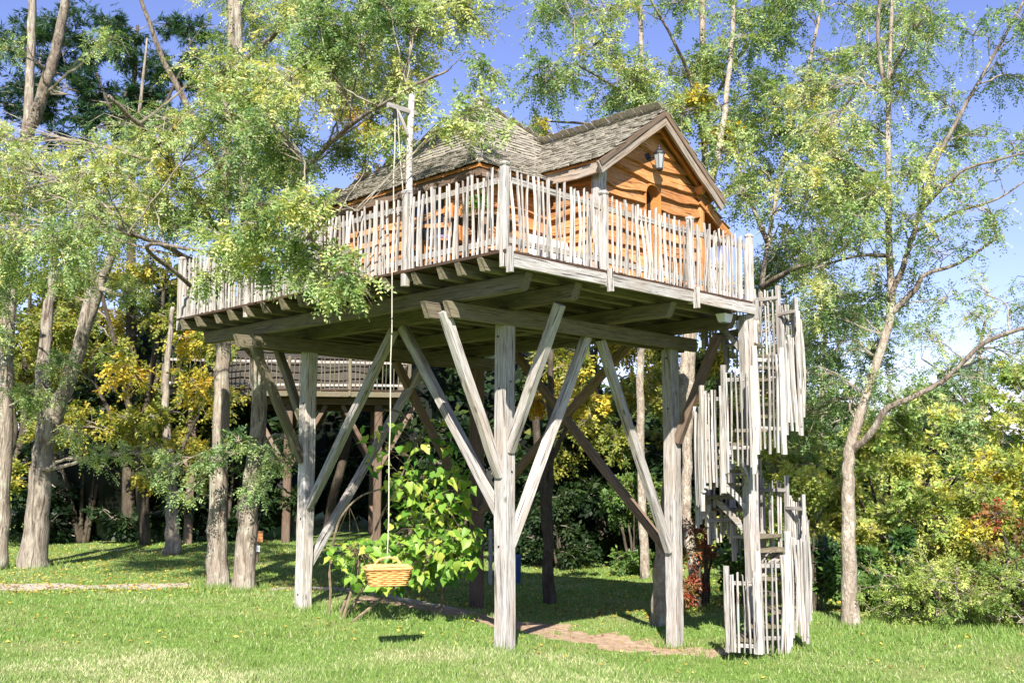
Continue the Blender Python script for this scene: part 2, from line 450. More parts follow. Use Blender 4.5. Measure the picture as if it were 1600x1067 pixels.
def planked_wall(parent, origin, rz, z0, z1, ul, ur, mat, seed, rows=None, hole=None, name='wall', back='dark'):
    """backing mesh with boards as its children; hole = (x centre, half width, sill z, spring z) with a round arch"""
    rr = random.Random(seed)
    mb = MB(); n = 12; zs = [z0 + (z1 - z0) * i / n for i in range(n + 1)]
    v = []; 
    for z in zs: v += [(ul(z), .02, z), (ur(z), .02, z), (ur(z), .10, z), (ul(z), .10, z)]
    f = [(0, 3, 2, 1), (n*4, n*4+1, n*4+2, n*4+3)]
    for i in range(n):
        for k in range(4):
            a = i * 4 + k; b = i * 4 + (k + 1) % 4; f.append((a, b, b + 4, a + 4))
    if not hole: mb.add(v, f)
    else:
        xc, hw, zs0, zs1 = hole; x0, x1 = xc - hw - .02, xc + hw + .02; zt = zs1 + hw
        for i in range(n):
            za, zb_ = zs[i], zs[i + 1]
            if zb_ > zs0 and za < zt:
                segs = [(ul, lambda z: x0), (lambda z: x1, ur)]
            else: segs = [(ul, ur)]
            for A, B in segs:
                q = [(A(za), .02, za), (B(za), .02, za), (B(za), .10, za), (A(za), .10, za), (A(zb_), .02, zb_), (B(zb_), .02, zb_), (B(zb_), .10, zb_), (A(zb_), .10, zb_)]
                mb.add(q, [(0, 3, 2, 1), (4, 5, 6, 7), (0, 1, 5, 4), (1, 2, 6, 5), (2, 3, 7, 6), (3, 0, 4, 7)])
    w = mb.build(name, M[back], parent)
    w.matrix_local = Matrix.Translation(origin) @ Matrix.Rotation(rz, 4, 'Z')
    z = z0; k = 0
    while z < z1 - .05:
        h = rr.uniform(.17, .25); zt2 = min(z + h, z1)
        parts = [(ul, ur)]
        if hole:
            xc, hw, zs0, zs1 = hole
            def edge(zz, sgn):
                if zz <= zs1: return xc + sgn * hw
                q = hw * hw - (zz - zs1) ** 2
                return xc + sgn * math.sqrt(q) if q > 0 else xc
            if zt2 > zs0 and z < zs1 + hw - .03:
                parts = [(ul, lambda q: edge(min(q, zt2), -1)), (lambda q: edge(min(q, zt2), 1), ur)]
        for A, B in parts:
            if B(z) - A(z) < .06: continue
            o = link('plank', plank_mesh(A, B, z, zt2 - .05 if zt2 >= z1 else zt2, seed * 100 + k), M[mat], w); k += 1
        z = zt2
    return w

# shingled roof face: origin at one eave end, e along the eave, s up the slope
SHM = []
for i in range(8):
    rr = random.Random(900 + i); w = rr.uniform(.10, .145); L = .24; th = rr.uniform(.014, .022)
    v = [(-w/2, 0, 0), (w/2, rr.uniform(-.012, .012), 0), (w/2, 0, th), (-w/2, rr.uniform(-.01, .01), th), (-w/2*.97, L, 0), (w/2*.97, L, 0), (w/2*.97, L, .004), (-w/2*.97, L, .004)]
    me = mesh('shingle', v, [(0,3,2,1),(4,5,6,7),(0,1,5,4),(1,2,6,5),(2,3,7,6),(3,0,4,7)]); me.materials.append(M['shingle']); SHM.append((w, me))

def shingle_face(parent, o, e, s, width_at, slope_len, expo=.115, individual=True, left_at=None, flare=None, seed=1):
    """width_at(t)/left_at(t): extent along the eave at slope distance t"""
    rr = random.Random(seed); e = Vector(e).normalized(); s = Vector(s).normalized(); nrm = e.cross(s).normalized()
    if nrm.z < 0: nrm = -nrm
    mb = MB(); cnt = 0; t = -.03; row = 0
    while t < slope_len - .03:
        x0 = left_at(max(t, 0)); x1 = width_at(max(t, 0)); x = x0 - (row % 2) * .05
        while x < x1:
            w, me = rr.choice(SHM)
            if x + w > x1 + .05: break
            tilt = .10 + rr.uniform(-.03, .03); yaw = rr.uniform(-.035, .035)
            p = Vector(o) + e * (x + w / 2) + s * (t + rr.uniform(-.016, .016)) + nrm * (.028 + rr.uniform(0, .006))
            ex = (e * math.cos(yaw) + s * math.sin(yaw)).normalized()
            sy = (s * math.cos(tilt) - nrm * math.sin(tilt)).normalized(); sy = (sy - ex * sy.dot(ex)).normalized()
            nz = ex.cross(sy)
            if nz.z < 0: ex = -ex; nz = -nz
            m = Matrix((ex, sy, nz)).transposed().to_4x4(); m.translation = p
            if individual: ob = link('shingle', me, None, parent); ob.matrix_local = m
            else: mb.add([m @ vv.co for vv in me.vertices], [tuple(pp.vertices) for pp in me.polygons])
            cnt += 1; x += w + rr.uniform(.003, .012)
        t += expo; row += 1
    if not individual:
        ob = mb.build('shingles', M['shingle'], parent); tag(ob, kind='stuff')
    return cnt

# ------------------------------------------------------------------ treehouse (local x = along the right face, y = along the left face)
DZ = 4.65
HB = R_(45.26)
HC = Vector((-.0852, 11.326, 0))
house = empty('treehouse', HC, HB)
tag(house, 'large wooden treehouse on braced grey timber posts with picket railed deck and orange plank cabin', 'treehouse')
HM = Matrix.Translation(HC) @ Matrix.Rotation(HB, 4, 'Z')
def W(u, v, z=0): return HM @ Vector((u, v, z))
def hz(u, v): p = W(u, v); return gzf(p.x, p.y)
UE, VE = 5.17, 7.6
# posts
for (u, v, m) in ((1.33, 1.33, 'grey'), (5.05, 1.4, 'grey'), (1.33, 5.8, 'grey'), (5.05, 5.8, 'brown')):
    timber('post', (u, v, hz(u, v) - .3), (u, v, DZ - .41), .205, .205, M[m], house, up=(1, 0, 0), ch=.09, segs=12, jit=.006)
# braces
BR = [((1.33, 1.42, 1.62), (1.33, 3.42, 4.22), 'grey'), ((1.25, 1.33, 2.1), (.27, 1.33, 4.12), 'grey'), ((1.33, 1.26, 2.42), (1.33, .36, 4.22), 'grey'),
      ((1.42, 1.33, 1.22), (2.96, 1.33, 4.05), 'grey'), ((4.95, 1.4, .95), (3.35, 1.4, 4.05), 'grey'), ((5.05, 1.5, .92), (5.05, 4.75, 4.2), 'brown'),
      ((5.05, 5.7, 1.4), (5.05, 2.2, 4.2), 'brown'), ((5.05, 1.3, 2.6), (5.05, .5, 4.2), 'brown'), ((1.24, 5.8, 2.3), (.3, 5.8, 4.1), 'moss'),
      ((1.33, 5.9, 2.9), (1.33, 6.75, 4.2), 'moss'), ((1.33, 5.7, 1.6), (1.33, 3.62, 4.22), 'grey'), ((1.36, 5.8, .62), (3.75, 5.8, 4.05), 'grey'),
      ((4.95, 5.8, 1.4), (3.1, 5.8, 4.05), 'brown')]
for a, b, m in BR:
    ax = (1, 0, 0) if abs(a[0] - b[0]) < .01 else (0, 1, 0)
    timber('brace', a, b, .125, .125, M[m], house, up=ax, ch=.1, segs=6)
bolt = MB(); bolt.lathe([(.014, 0), (.014, .006), (.009, .007), (.008, .016)], 8); bolt = mesh('bolt', bolt.v, bolt.f); bolt.materials.append(M['iron'])
for (u, v) in ((1.33, 1.33), (5.05, 1.4), (1.33, 5.8)):
    for z in (.3, 1.3, 2.2, 3.2, 4.0):
        for ax in (0, 1):
            if random.random() < .45: continue
            o = link('bolt', bolt, None, house); z2 = z + random.uniform(-.12, .12); j = random.uniform(-.05, .05)
            if ax: o.location = (u + j, v - .106, z2); o.rotation_euler = (R_(90), 0, 0)
            else: o.location = (u - .106, v + j, z2); o.rotation_euler = (0, R_(-90), 0)
# doubled cross beams (along x), then beams (along y), joists (along x), boards (along y)
for v in (1.36, 5.8):
    for dv in (-.125, .125):
        timber('cross_beam', (.2 if dv < 0 else .05, v + dv, DZ - .515), (5.5, v + dv, DZ - .515), .085, .205, M['moss'], house, bev0=.10, segs=10)
for u, v0 in ((.42, .02), (1.35, .06), (3.3, .05), (4.9, .1)):
    timber('beam', (u, v0, DZ - .305), (u, 7.45, DZ - .305), .13, .205, M['moss'], house, bev0=.11, bev1=.08, segs=12)
jv = [.36, .75, 1.09, 1.57, 2.14, 2.62, 3.1, 3.55, 4.02, 4.5, 4.98, 5.45, 5.92, 6.4, 6.9, 7.42]
for v in jv:
    timber('joist', (-.06 + random.uniform(-.03, .03), v, DZ - .123), (5.12 if v < .6 else 5.7, v, DZ - .123), .085, .155, M['moss'], house, bev0=.07, segs=8)
# deck: rim boards in one mesh, floor boards below it
mb = MB(); mb.box((.06, -.035, DZ - .175), (UE, .0, DZ - .042)); mb.box((.02, VE - .04, DZ - .175), (5.7, VE, DZ - .042))
deck = mb.build('deck', M['grey'], house)
nb = 38
for i in range(nb):
    u0 = -.05 + i * .1525
    far = u0 > UE - .06
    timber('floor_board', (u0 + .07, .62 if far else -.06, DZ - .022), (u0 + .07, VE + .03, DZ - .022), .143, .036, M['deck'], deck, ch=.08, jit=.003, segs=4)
# fascia board segments between the rail posts on the right face
for a, b in ((.06, 1.70), (1.84, 3.57), (3.71, 5.16)):
    timber('fascia_board', (a, -.062, DZ - .12), (b, -.062, DZ - .12), .045, .15, M['grey'], deck, ch=.06, jit=.004)
railing(house, (0, 0), (UE, 0), (0, 1.77, 3.64, UE), DZ, (0, -1))
railing(house, (0, VE), (0, 0), (0, VE - 5.5, VE - 3.65, VE - 1.76), DZ, (-1, 0), sp=.083)
railing(house, (3.2, VE), (0, VE), (0, 1.6), DZ, (0, 1), sp=.11)
# corner bracket blocks under the rail posts
for u in (0, 1.77, 3.64, UE):
    timber('post_block', (u, -.085, DZ - .27), (u, -.085, DZ + .02), .085, .05, M['grey'], deck, up=(1, 0, 0), segs=2)

# gable wing
GA, GL, GR, GV = 3.70, 2.26, 5.14, .5       # ridge u, eave ends, rake plane v
ZE, ZA = DZ + 1.66, DZ + 2.68
sl = (ZA - ZE) / (GA - GL)
WV = .72                                     # gable wall plane
WL, WR = 2.52, 4.88
zr = lambda u: ZA - abs(u - GA) * sl - .10
hole = (GA - .02, .19, DZ + .42, DZ + 1.46)
planked_wall(house, (0, WV, 0), 0, DZ, ZA - .16, lambda z: max(WL, GA - max(ZA - .14 - z, 0) / sl), lambda z: min(WR, GA + max(ZA - .14 - z, 0) / sl), 'honey', 11, hole=hole, name='gable_wall')
wl_ = planked_wall(house, (WL, 3.0, 0), R_(-90), DZ, ZE + .12, lambda z: 0, lambda z: 3.0 - WV - .02, 'honey', 12, name='side_wall')
# arched window: frame with a dark pane
fr = MB(); xc, hw, zs0, zs1 = hole; n = 10
arc = [(xc - hw, zs0)] + [(xc - hw, zs1)] + [(xc - hw * math.cos(math.pi * i / n), zs1 + hw * math.sin(math.pi * i / n)) for i in range(1, n)] + [(xc + hw, zs1), (xc + hw, zs0)]
for (x0, z0_), (x1, z1_) in zip(arc[:-1], arc[1:]):
    c0 = Vector((xc, 0, zs1)); 
    def inn(x, z, k=.03):
        if z <= zs1: return (x + (k if x < xc else -k), z)
        d = Vector((x - xc, z - zs1)); d.normalize(); return (x - d.x * k, z - d.y * k)
    i0, i1 = inn(x0, z0_), inn(x1, z1_)
    q = [(x0, -.07, z0_), (x1, -.07, z1_), (i1[0], -.07, i1[1]), (i0[0], -.07, i0[1]), (x0, .12, z0_), (x1, .12, z1_), (i1[0], .12, i1[1]), (i0[0], .12, i0[1])]
    fr.add(q, [(0, 1, 2, 3), (7, 6, 5, 4), (0, 4, 5, 1), (2, 6, 7, 3), (0, 3, 7, 4), (1, 5, 6, 2)])
win = fr.build('window', M['soffit'], house); win.location = (0, WV, 0)
pb = MB(); pb.add([(x, .10, z) for x, z in arc], [tuple(range(len(arc)))]); pb.add([(x, .115, z) for x, z in arc], [tuple(range(len(arc)))[::-1]])
pane = pb.build('pane', M['dark'], win)
sb = MB(); sb.box((xc - hw - .05, -.11, zs0 - .05), (xc + hw + .05, .1, zs0)); sb.build('sill', M['honey'], win)
# corner post of the wing and its lean-to
timber('corner_post', (WL - .02, WV - .05, DZ), (WL - .02, WV - .05, ZE + .02), .16, .16, M['grey'], house, up=(1, 0, 0), segs=7, jit=.014)
timber('corner_post', (WR + .02, WV - .03, DZ), (WR + .02, WV - .03, ZE + .02), .12, .12, M['honey'], house, up=(1, 0, 0), segs=5)

def slab(name, q, th, mat, parent):
    q = [Vector(p) for p in q]; nrm = (q[1] - q[0]).cross(q[-1] - q[0]).normalized()
    if nrm.z < 0: nrm = -nrm
    v = q + [p - nrm * th for p in q]; k = len(q)
    f = [tuple(range(k)), tuple(range(k, 2 * k))[::-1]] + [(i, (i + 1) % k, (i + 1) % k + k, i + k) for i in range(k)]
    return link(name, mesh(name, v, f), M[mat], parent)
GB = 4.2
roofL = slab('gable_roof', [(GL, GV, ZE), (GA, GV, ZA), (GA, GB, ZA), (GL, GB, ZE)], .03, 'soffit', house)
roofR = slab('gable_roof', [(GA, GV, ZA), (GR, GV, ZE), (GR, GB, ZE), (GA, GB, ZA)], .03, 'soffit', house)
slen = math.hypot(GA - GL, ZA - ZE)
sdir = Vector((GA - GL, 0, ZA - ZE)).normalized()
cnt = shingle_face(roofL, (GL, GV - .05, ZE), (0, 1, 0), sdir, lambda t: 2.55, slen, .125, True, lambda t: 0, seed=5)
shingle_face(roofR, (GR, GV - .05, ZE), (0, 1, 0), Vector((GA - GR, 0, ZA - ZE)), lambda t: 3.0, slen, .125, False, lambda t: 0, seed=6)
# rake boards (two layers), eave board, purlin ends, rafters
for sgn, ue in ((-1, GL), (1, GR)):
    rp = roofL if sgn < 0 else roofR
    dv = Vector((ue - GA, 0, ZE - ZA)); 
    a = Vector((GA, GV - .03, ZA - .11)); b = a + dv * 1.02
    timber('rake_board', a + Vector((0, -.025, 0)), b + Vector((0, -.025, 0)), .04, .17, M['trim'], rp, ch=.1, segs=5)
    a2 = Vector((GA, GV - .05, ZA - .035)); b2 = a2 + dv * 1.03
    timber('rake_trim', a2 + Vector((0, -.03, 0)), b2 + Vector((0, -.03, 0)), .035, .075, M['brown'], rp, ch=.1, segs=5)
    for k in range(5):                        # rafters showing under the soffit
        a3 = Vector((GA, GV + .12 + k * .5, ZA - .075)); timber('rafter', a3, a3 + dv * .97, .06, .085, M['soffit'], rp, ch=.1, segs=2)
timber('eave_board', (GL + .03, GV - .04, ZE - .10), (GL + .03, 3.0, ZE - .10), .045, .16, M['trim'], roofL, ch=.1, segs=6, jit=.012)
for u, z in ((GA, ZA - .22), (GL + .34, ZE + .10), (GR - .34, ZE + .10), (GL + .85, ZE + .47), ):
    if u == GL + .85: continue
    timber('purlin', (u, GV - .01, z), (u, 2.0, z), .125, .135, M['honey'], house, ch=.3, bev0=.06, segs=4)
# lean-to step on the right of the gable
lz0, lz1 = DZ + 1.70, DZ + 1.20
lean = slab('lean_to_roof', [(4.80, .66, lz0), (5.66, .66, lz1), (5.66, 3.4, lz1), (4.80, 3.4, lz0)], .03, 'soffit', house)
shingle_face(lean, (5.66, .62, lz1), (0, 1, 0), Vector((-.86, 0, .50)), lambda t: 2.7, .97, .125, False, lambda t: 0, seed=8)
timber('rake_board', (4.84, .62, lz0 - .09), (5.68, .62, lz1 - .07), .04, .14, M['honey'], lean, ch=.1, segs=4)
timber('eave_board', (5.62, .64, lz1 - .09), (5.62, 3.3, lz1 - .09), .04, .12, M['honey'], lean, ch=.1, segs=4)
planked_wall(house, (0, .95, 0), 0, DZ, lz0 - .1, lambda z: WR + .06, lambda z: min(5.42, max(WR + .08, 4.80 + (lz0 - .05 - z) / .58)), 'honey', 14, name='lean_to_wall')
planked_wall(house, (5.42, .95, 0), R_(90), DZ, lz1 + .02, lambda z: 0, lambda z: 2.3, 'honey', 15, name='lean_to_wall')
for z in (DZ + 1.50, DZ + 1.16): timber('purlin', (WR + .12 + (.5 if z < DZ + 1.3 else 0), .56, z), (WR + .12 + (.5 if z < DZ + 1.3 else 0), 1.6, z), .125, .135, M['honey'], house, ch=.3, bev0=.04, segs=3)

# main block with pyramid roof
MU0, MU1, MV0, MV1 = 1.2, 5.0, 1.66, 5.5
MZ = DZ + 1.46
planked_wall(house, (MU0, MV1, 0), R_(-90), DZ, MZ + .1, lambda z: 0, lambda z: MV1 - MV0, 'honey', 21, name='main_wall')
planked_wall(house, (0, MV0, 0), 0, DZ, MZ + .1, lambda z: MU0, lambda z: WL, 'honey', 22, name='main_wall')
planked_wall(house, (MU1, MV0 + 1.3, 0), R_(90), DZ, MZ + .1, lambda z: 0, lambda z: MV1 - MV0 - 1.3, 'honey', 23, name='main_wall')
planked_wall(house, (MU1, MV1, 0), R_(180), DZ, MZ + .1, lambda z: 0, lambda z: MU1 - MU0, 'honey', 24, name='main_wall')
timber('corner_post', (MU0, MV0, DZ), (MU0, MV0, MZ), .13, .13, M['honey'], house, up=(1, 0, 0), segs=4)
timber('corner_post', (MU0, MV1, DZ), (MU0, MV1, MZ), .13, .13, M['honey'], house, up=(1, 0, 0), segs=4)
# door and window in the left wall
for v0, w_, z0_, z1_, nm in ((2.25, .8, DZ + .02, DZ + 1.42, 'door'), (3.7, .7, DZ + .6, DZ + 1.25, 'window')):
    d = MB(); d.box((MU0 - .075, v0, z0_), (MU0 - .03, v0 + .07, z1_)); d.box((MU0 - .075, v0 + w_ - .07, z0_), (MU0 - .03, v0 + w_, z1_)); d.box((MU0 - .075, v0 + .07, z1_ - .08), (MU0 - .03, v0 + w_ - .07, z1_)); d.box((MU0 - .075, v0 + .07, z0_), (MU0 - .03, v0 + w_ - .07, z0_ + .08)); d.box((MU0 - .075, v0 + .07, z0_ + .6), (MU0 - .035, v0 + w_ - .07, z0_ + .65))
    do = d.build(nm, M['soffit'], house)
    d = MB(); d.box((MU0 - .06, v0 + .06, z0_ + .07), (MU0 - .05, v0 + w_ - .06, z1_ - .07)); d.build('pane', M['glass'], do)
EU0, EU1, EV0, EV1 = .9, 5.3, 1.37, 5.8
AP = Vector((3.1, 3.66, DZ + 3.42)); EZ = DZ + 1.50
cor = [Vector((EU0, EV0, EZ)), Vector((EU1, EV0, EZ)), Vector((EU1, EV1, EZ)), Vector((EU0, EV1, EZ))]
k_ = .62                                      # bellcast: the lower part of each face is a little flatter
mid = [c.lerp(AP, 1 - k_) - Vector((0, 0, .10)) for c in cor]
mroof = MB()
for i in range(4):
    j = (i + 1) % 4
    for a, b, c, d in ((cor[i], cor[j], mid[j], mid[i]),):
        mroof.add([a, b, c, d, a - Vector((0, 0, .04)), b - Vector((0, 0, .04)), c - Vector((0, 0, .04)), d - Vector((0, 0, .04))], [(0, 1, 2, 3), (7, 6, 5, 4), (0, 4, 5, 1)])
    mroof.add([mid[i], mid[j], AP], [(0, 1, 2)])
mroof = mroof.build('hip_roof', M['soffit'], house)
rem = 0
for i in range(4):
    j = (i + 1) % 4
    for a, b, c, d, sd in ((cor[i], cor[j], mid[j], mid[i], 30), (mid[i], mid[j], AP, AP, 40)):
        e = (b - a); We = e.length; e.normalize(); m0 = (a + b) / 2; m1 = (c + d) / 2; s = m1 - m0; L = s.length; s.normalize()
        Wt = (c - d).length
        ins = lambda t, We=We, Wt=Wt, L=L: (We - Wt) / 2 * min(1, t / L)
        shingle_face(mroof, a, e, s, lambda t, We=We, ins=ins: We - ins(t), L, .12, False, ins, seed=sd + i)
# hip caps
for i in range(4):
    for a, b in ((cor[i], mid[i]), (mid[i], AP)):
        timber('hip_cap', a + Vector((0, 0, .03)), b + Vector((0, 0, .03)), .10, .03, M['shingle'], mroof, segs=4)
fb = MB(); fb.lathe([(.10, -.1), (.11, .02), (.05, .1), (.012, .3), (.008, .62)], 8, AP); fb.build('finial', M['shingle'], mroof)
for (a, b) in (((EU0 + .04, EV0 + .02, EZ - .09), (EU0 + .04, EV1, EZ - .09)), ((EU0 + .06, EV0 + .04, EZ - .09), (GL + .1, EV0 + .04, EZ - .09))):
    timber('eave_board', a, b, .04, .13, M['brown'], mroof, ch=.1, segs=6, jit=.01)

# ------------------------------------------------------------------ wall lantern
def lantern():
    p = W(3.60, WV - .06, DZ + 1.98)
    r = empty('wall_lantern', p, HB)
    tag(r, 'small black lantern with frosted glass on the orange gable wall', 'lantern')
    m = MB(); m.lathe([(.07, 0), (.07, .02), (.03, .035)], 10); o = m.build('wall_plate', M['iron'], r); o.rotation_euler = (R_(90), 0, 0); o.location = (0, .02, .03)
    m = MB(); m.tube([(0, -.01, .03), (0, -.09, .01), (0, -.16, .04), (0, -.19, .10), (0, -.19, .125)], .012, 6); m.build('arm', M['iron'], r)
    m = MB(); m.lathe([(.045, -.17), (.078, .05)], 6, (0, -.19, 0)); m.build('glass', M['frost'], r)
    m = MB()
    for k in range(6):
        th = 2 * math.pi * (k + .5) / 6; c, s_ = math.cos(th), math.sin(th)
        m.tube([(.047 * c, -.19 + .047 * s_, -.175), (.081 * c, -.19 + .081 * s_, .055)], .006, 4)
    m.lathe([(.02, -.215), (.05, -.19), (.055, -.17)], 8, (0, -.19, 0)); m.build('cage', M['iron'], r)
    m = MB(); m.lathe([(.095, .05), (.09, .065), (.045, .115), (.02, .125), (.018, .14), (.024, .155), (.006, .185)], 8, (0, -.19, 0)); m.build('cap', M['iron'], r)
lantern()
def flood():
    p = W(4.62, .03, DZ - .30)
    r = empty('deck_floodlight', p, HB); tag(r, 'small white box floodlight fixed under the deck edge by the stairs', 'light')
    m = MB(); m.add([(-.11, 0, .07), (.11, 0, .07), (.11, .16, .07), (-.11, .16, .07), (-.08, .02, -.05), (.08, .02, -.05), (.08, .13, -.05), (-.08, .13, -.05)], [(0, 1, 2, 3), (7, 6, 5, 4), (0, 4, 5, 1), (1, 5, 6, 2), (2, 6, 7, 3), (3, 7, 4, 0)]); m.build('housing', M['white'], r)
    m = MB(); m.box((-.06, .035, -.06), (.06, .115, -.051)); m.build('lens', M['frost'], r)
flood()

# ------------------------------------------------------------------ hoist pole, rope and basket
def hoist():
    r = empty('hoist_pole', W(.13, 1.86, DZ - .1), HB)
    tag(r, 'tall bare grey pole with short arm rising beside the left railing post', 'pole')
    m = MB(); m.tube([(0, 0, 0), (.01, 0, .8), (.0, .01, 1.6), (.02, .0, 2.45)], [.058, .052, .046, .04], 9, rough=.05, seed=4); o = m.build('pole', M['grey'], r, True)
    timber('arm', (.08, .0, 2.22), (-.36, -.0, 2.22), .055, .07, M['grey'], r)
    timber('arm_brace', (0, .0, 1.85), (-.22, 0, 2.19), .035, .04, M['grey'], r)
    m = MB(); m.lathe([(.05, -.02), (.035, -.006), (.035, .006), (.05, .02)], 12); o = m.build('pulley', M['iron'], r); o.rotation_euler = (R_(90), 0, 0); o.location = (-.25, 0, 2.12)
    ro = MB(); top = W(-.12, 1.86, DZ - .1 + 2.10); bot = Vector((top.x - .01, top.y, 1.17))
    n = 14; pts = [top.lerp(bot, i / n) + Vector((.006 * math.sin(i * 2.1), .005 * math.cos(i * 1.7), 0)) for i in range(n + 1)]
    ro.tube(pts, .0075, 6)
    c = W(-.12, 1.86, DZ + 2.04); e = W(.11, 1.82, DZ + .55)
    ro.tube([top, c + Vector((.03, 0, .05)), W(-.04, 1.85, DZ + 1.5), W(.02, 1.83, DZ + .9), e], .0065, 5)
    tag(ro.build('rope', M['rope'], None), 'long pale rope hanging straight down from the hoist arm to the basket', 'rope')
    # basket
    b = empty('wicker_basket', (bot.x, bot.y, .80), R_(12)); b.scale = (1.28, 1.15, 1.0); tag(b, 'golden wicker picnic basket with hoop handle hanging on the rope', 'basket')
    def rect(hx, hy, z, n=56, wav=0, ph=0):
        out = []
        for i in range(n):
            th = 2 * math.pi * i / n; c_, s_ = math.cos(th), math.sin(th)
            k = (abs(c_) ** 8 + abs(s_) ** 8) ** -.125
            q = 1 + wav * (1 if (i // 2 + ph) % 2 else -1)
            out.append((hx * c_ * k * q, hy * s_ * k * q, z))
        return out
    for i in range(9):
        s = i / 8; m = MB(); m.tube(rect(.165 + .045 * s, .115 + .035 * s, .012 + .185 * s, wav=.022, ph=i % 2), .0125, 4, closed=True); m.build('weave', M['wicker'], b)
    m = MB(); m.lathe([(.01, 0), (.15, 0), (.16, .01), (.01, .012)], 4); 
    m = MB(); q = rect(.163, .113, .006, 24); m.add(q + [(x, y, .016) for x, y, z in q], [tuple(range(24))[::-1], tuple(range(24, 48))]); m.build('base', M['wicker'], b)
    m = MB(); m.tube(rect(.218, .158, .208), .017, 6, closed=True); m.build('rim', M['wicker'], b)
    lo = None
    for i in range(9):
        lid = MB(); y = -.125 + i * .031; lid.tube([(-.20, y, .222), (-.1, y, .230 + .004 * (i % 2)), (0, y, .232), (.1, y, .230 + .004 * (i % 2)), (.20, y, .222)], .016, 5)
        if lo is None: lo = lid.build('lid', M['wicker'], b)
        else: lid.build('strand', M['wicker'], lo)
    h = MB(); pts = [(0, -.125 * math.cos(math.pi * i / 12), .15 + .18 * math.sin(math.pi * i / 12) ** .5) for i in range(13)]
    pts = [(p_[1], 0, p_[2]) for p_ in pts]; h.tube(pts, .014, 6); h.build('handle', M['wicker'], b)
    m = MB(); m.tube([(-.012, .012, .32), (.016, .0, .345), (-.012, -.012, .32)], .008, 5); m.build('knot', M['rope'], b)
hoist()

# ------------------------------------------------------------------ things on the deck
def furniture():
    r = empty('deck_table', W(.62, 1.02, DZ), HB + .2); tag(r, 'small brown wooden table behind the pickets by the deck corner', 'table')
    for k in range(5): timber('slat', (-.32, -.28 + k * .14, .62), (.32, -.28 + k * .14, .62), .125, .03, M['brown'], r, segs=2)
    for x in (-.26, .26):
        for y in (-.24, .24): timber('leg', (x, y, 0), (x, y, .60), .05, .05, M['brown'], r, up=(1, 0, 0), segs=2)
    pp = empty('potted_plant', W(.6, 1.05, DZ + .637), 0); tag(pp, 'small bright green potted plant on the deck table', 'plant')
    m = MB(); m.lathe([(.05, 0), (.075, .12), (.085, .125), (.085, .145), (.07, .145), (.06, .12)], 12); m.build('pot', M['terracotta'], pp)
    return pp
POT = furniture()
def chair(u, v, rz):
    r = empty('deck_chair', W(u, v, DZ), HB + rz); tag(r, 'orange wooden chair with purple cushion behind the pickets', 'chair')
    for x in (-.2, .2):
        for y in (-.2, .2): timber('leg', (x, y, 0), (x, y, .42 if y < 0 else .9), .04, .04, M['soffit'], r, up=(1, 0, 0), segs=2)
    m = MB(); m.box((-.23, -.23, .42), (.23, .23, .45)); m.build('seat', M['soffit'], r)
    for k in range(4): timber('back_slat', (-.135 + .09 * k, .2, .47), (-.135 + .09 * k, .2, .88), .05, .02, M['soffit'], r, up=(0, 1, 0), segs=2)
    m = MB(); m.tube([(-.2, -.01, .48), (-.1, 0, .485), (.1, 0, .485), (.2, -.01, .48)], [.03, .05, .05, .03], 8); o = m.build('cushion', M['purple'], r, True); o.scale = (1, 3.6, 1)
chair(.62, 1.72, R_(200))
def cushion():
    r = empty('lounge_seat', W(1.55, .55, DZ), HB); tag(r, 'white padded seat standing behind the pickets of the right railing', 'seat')
    m = MB(); m.box((-.38, -.22, .0), (.38, .22, .16)); m.build('base', M['white'], r)
    m = MB(); m.box((-.36, -.2, .163), (.36, .2, .26)); m.build('seat_pad', M['white'], r)
    m = MB(); m.add([(-.36, .12, .262), (.36, .12, .262), (.36, .21, .262), (-.36, .21, .262), (-.36, .2, .5), (.36, .2, .5), (.36, .26, .5), (-.36, .26, .5)], [(0, 3, 2, 1), (4, 5, 6, 7), (0, 1, 5, 4), (1, 2, 6, 5), (2, 3, 7, 6), (3, 0, 4, 7)]); m.build('back_pad', M['white'], r)
cushion()

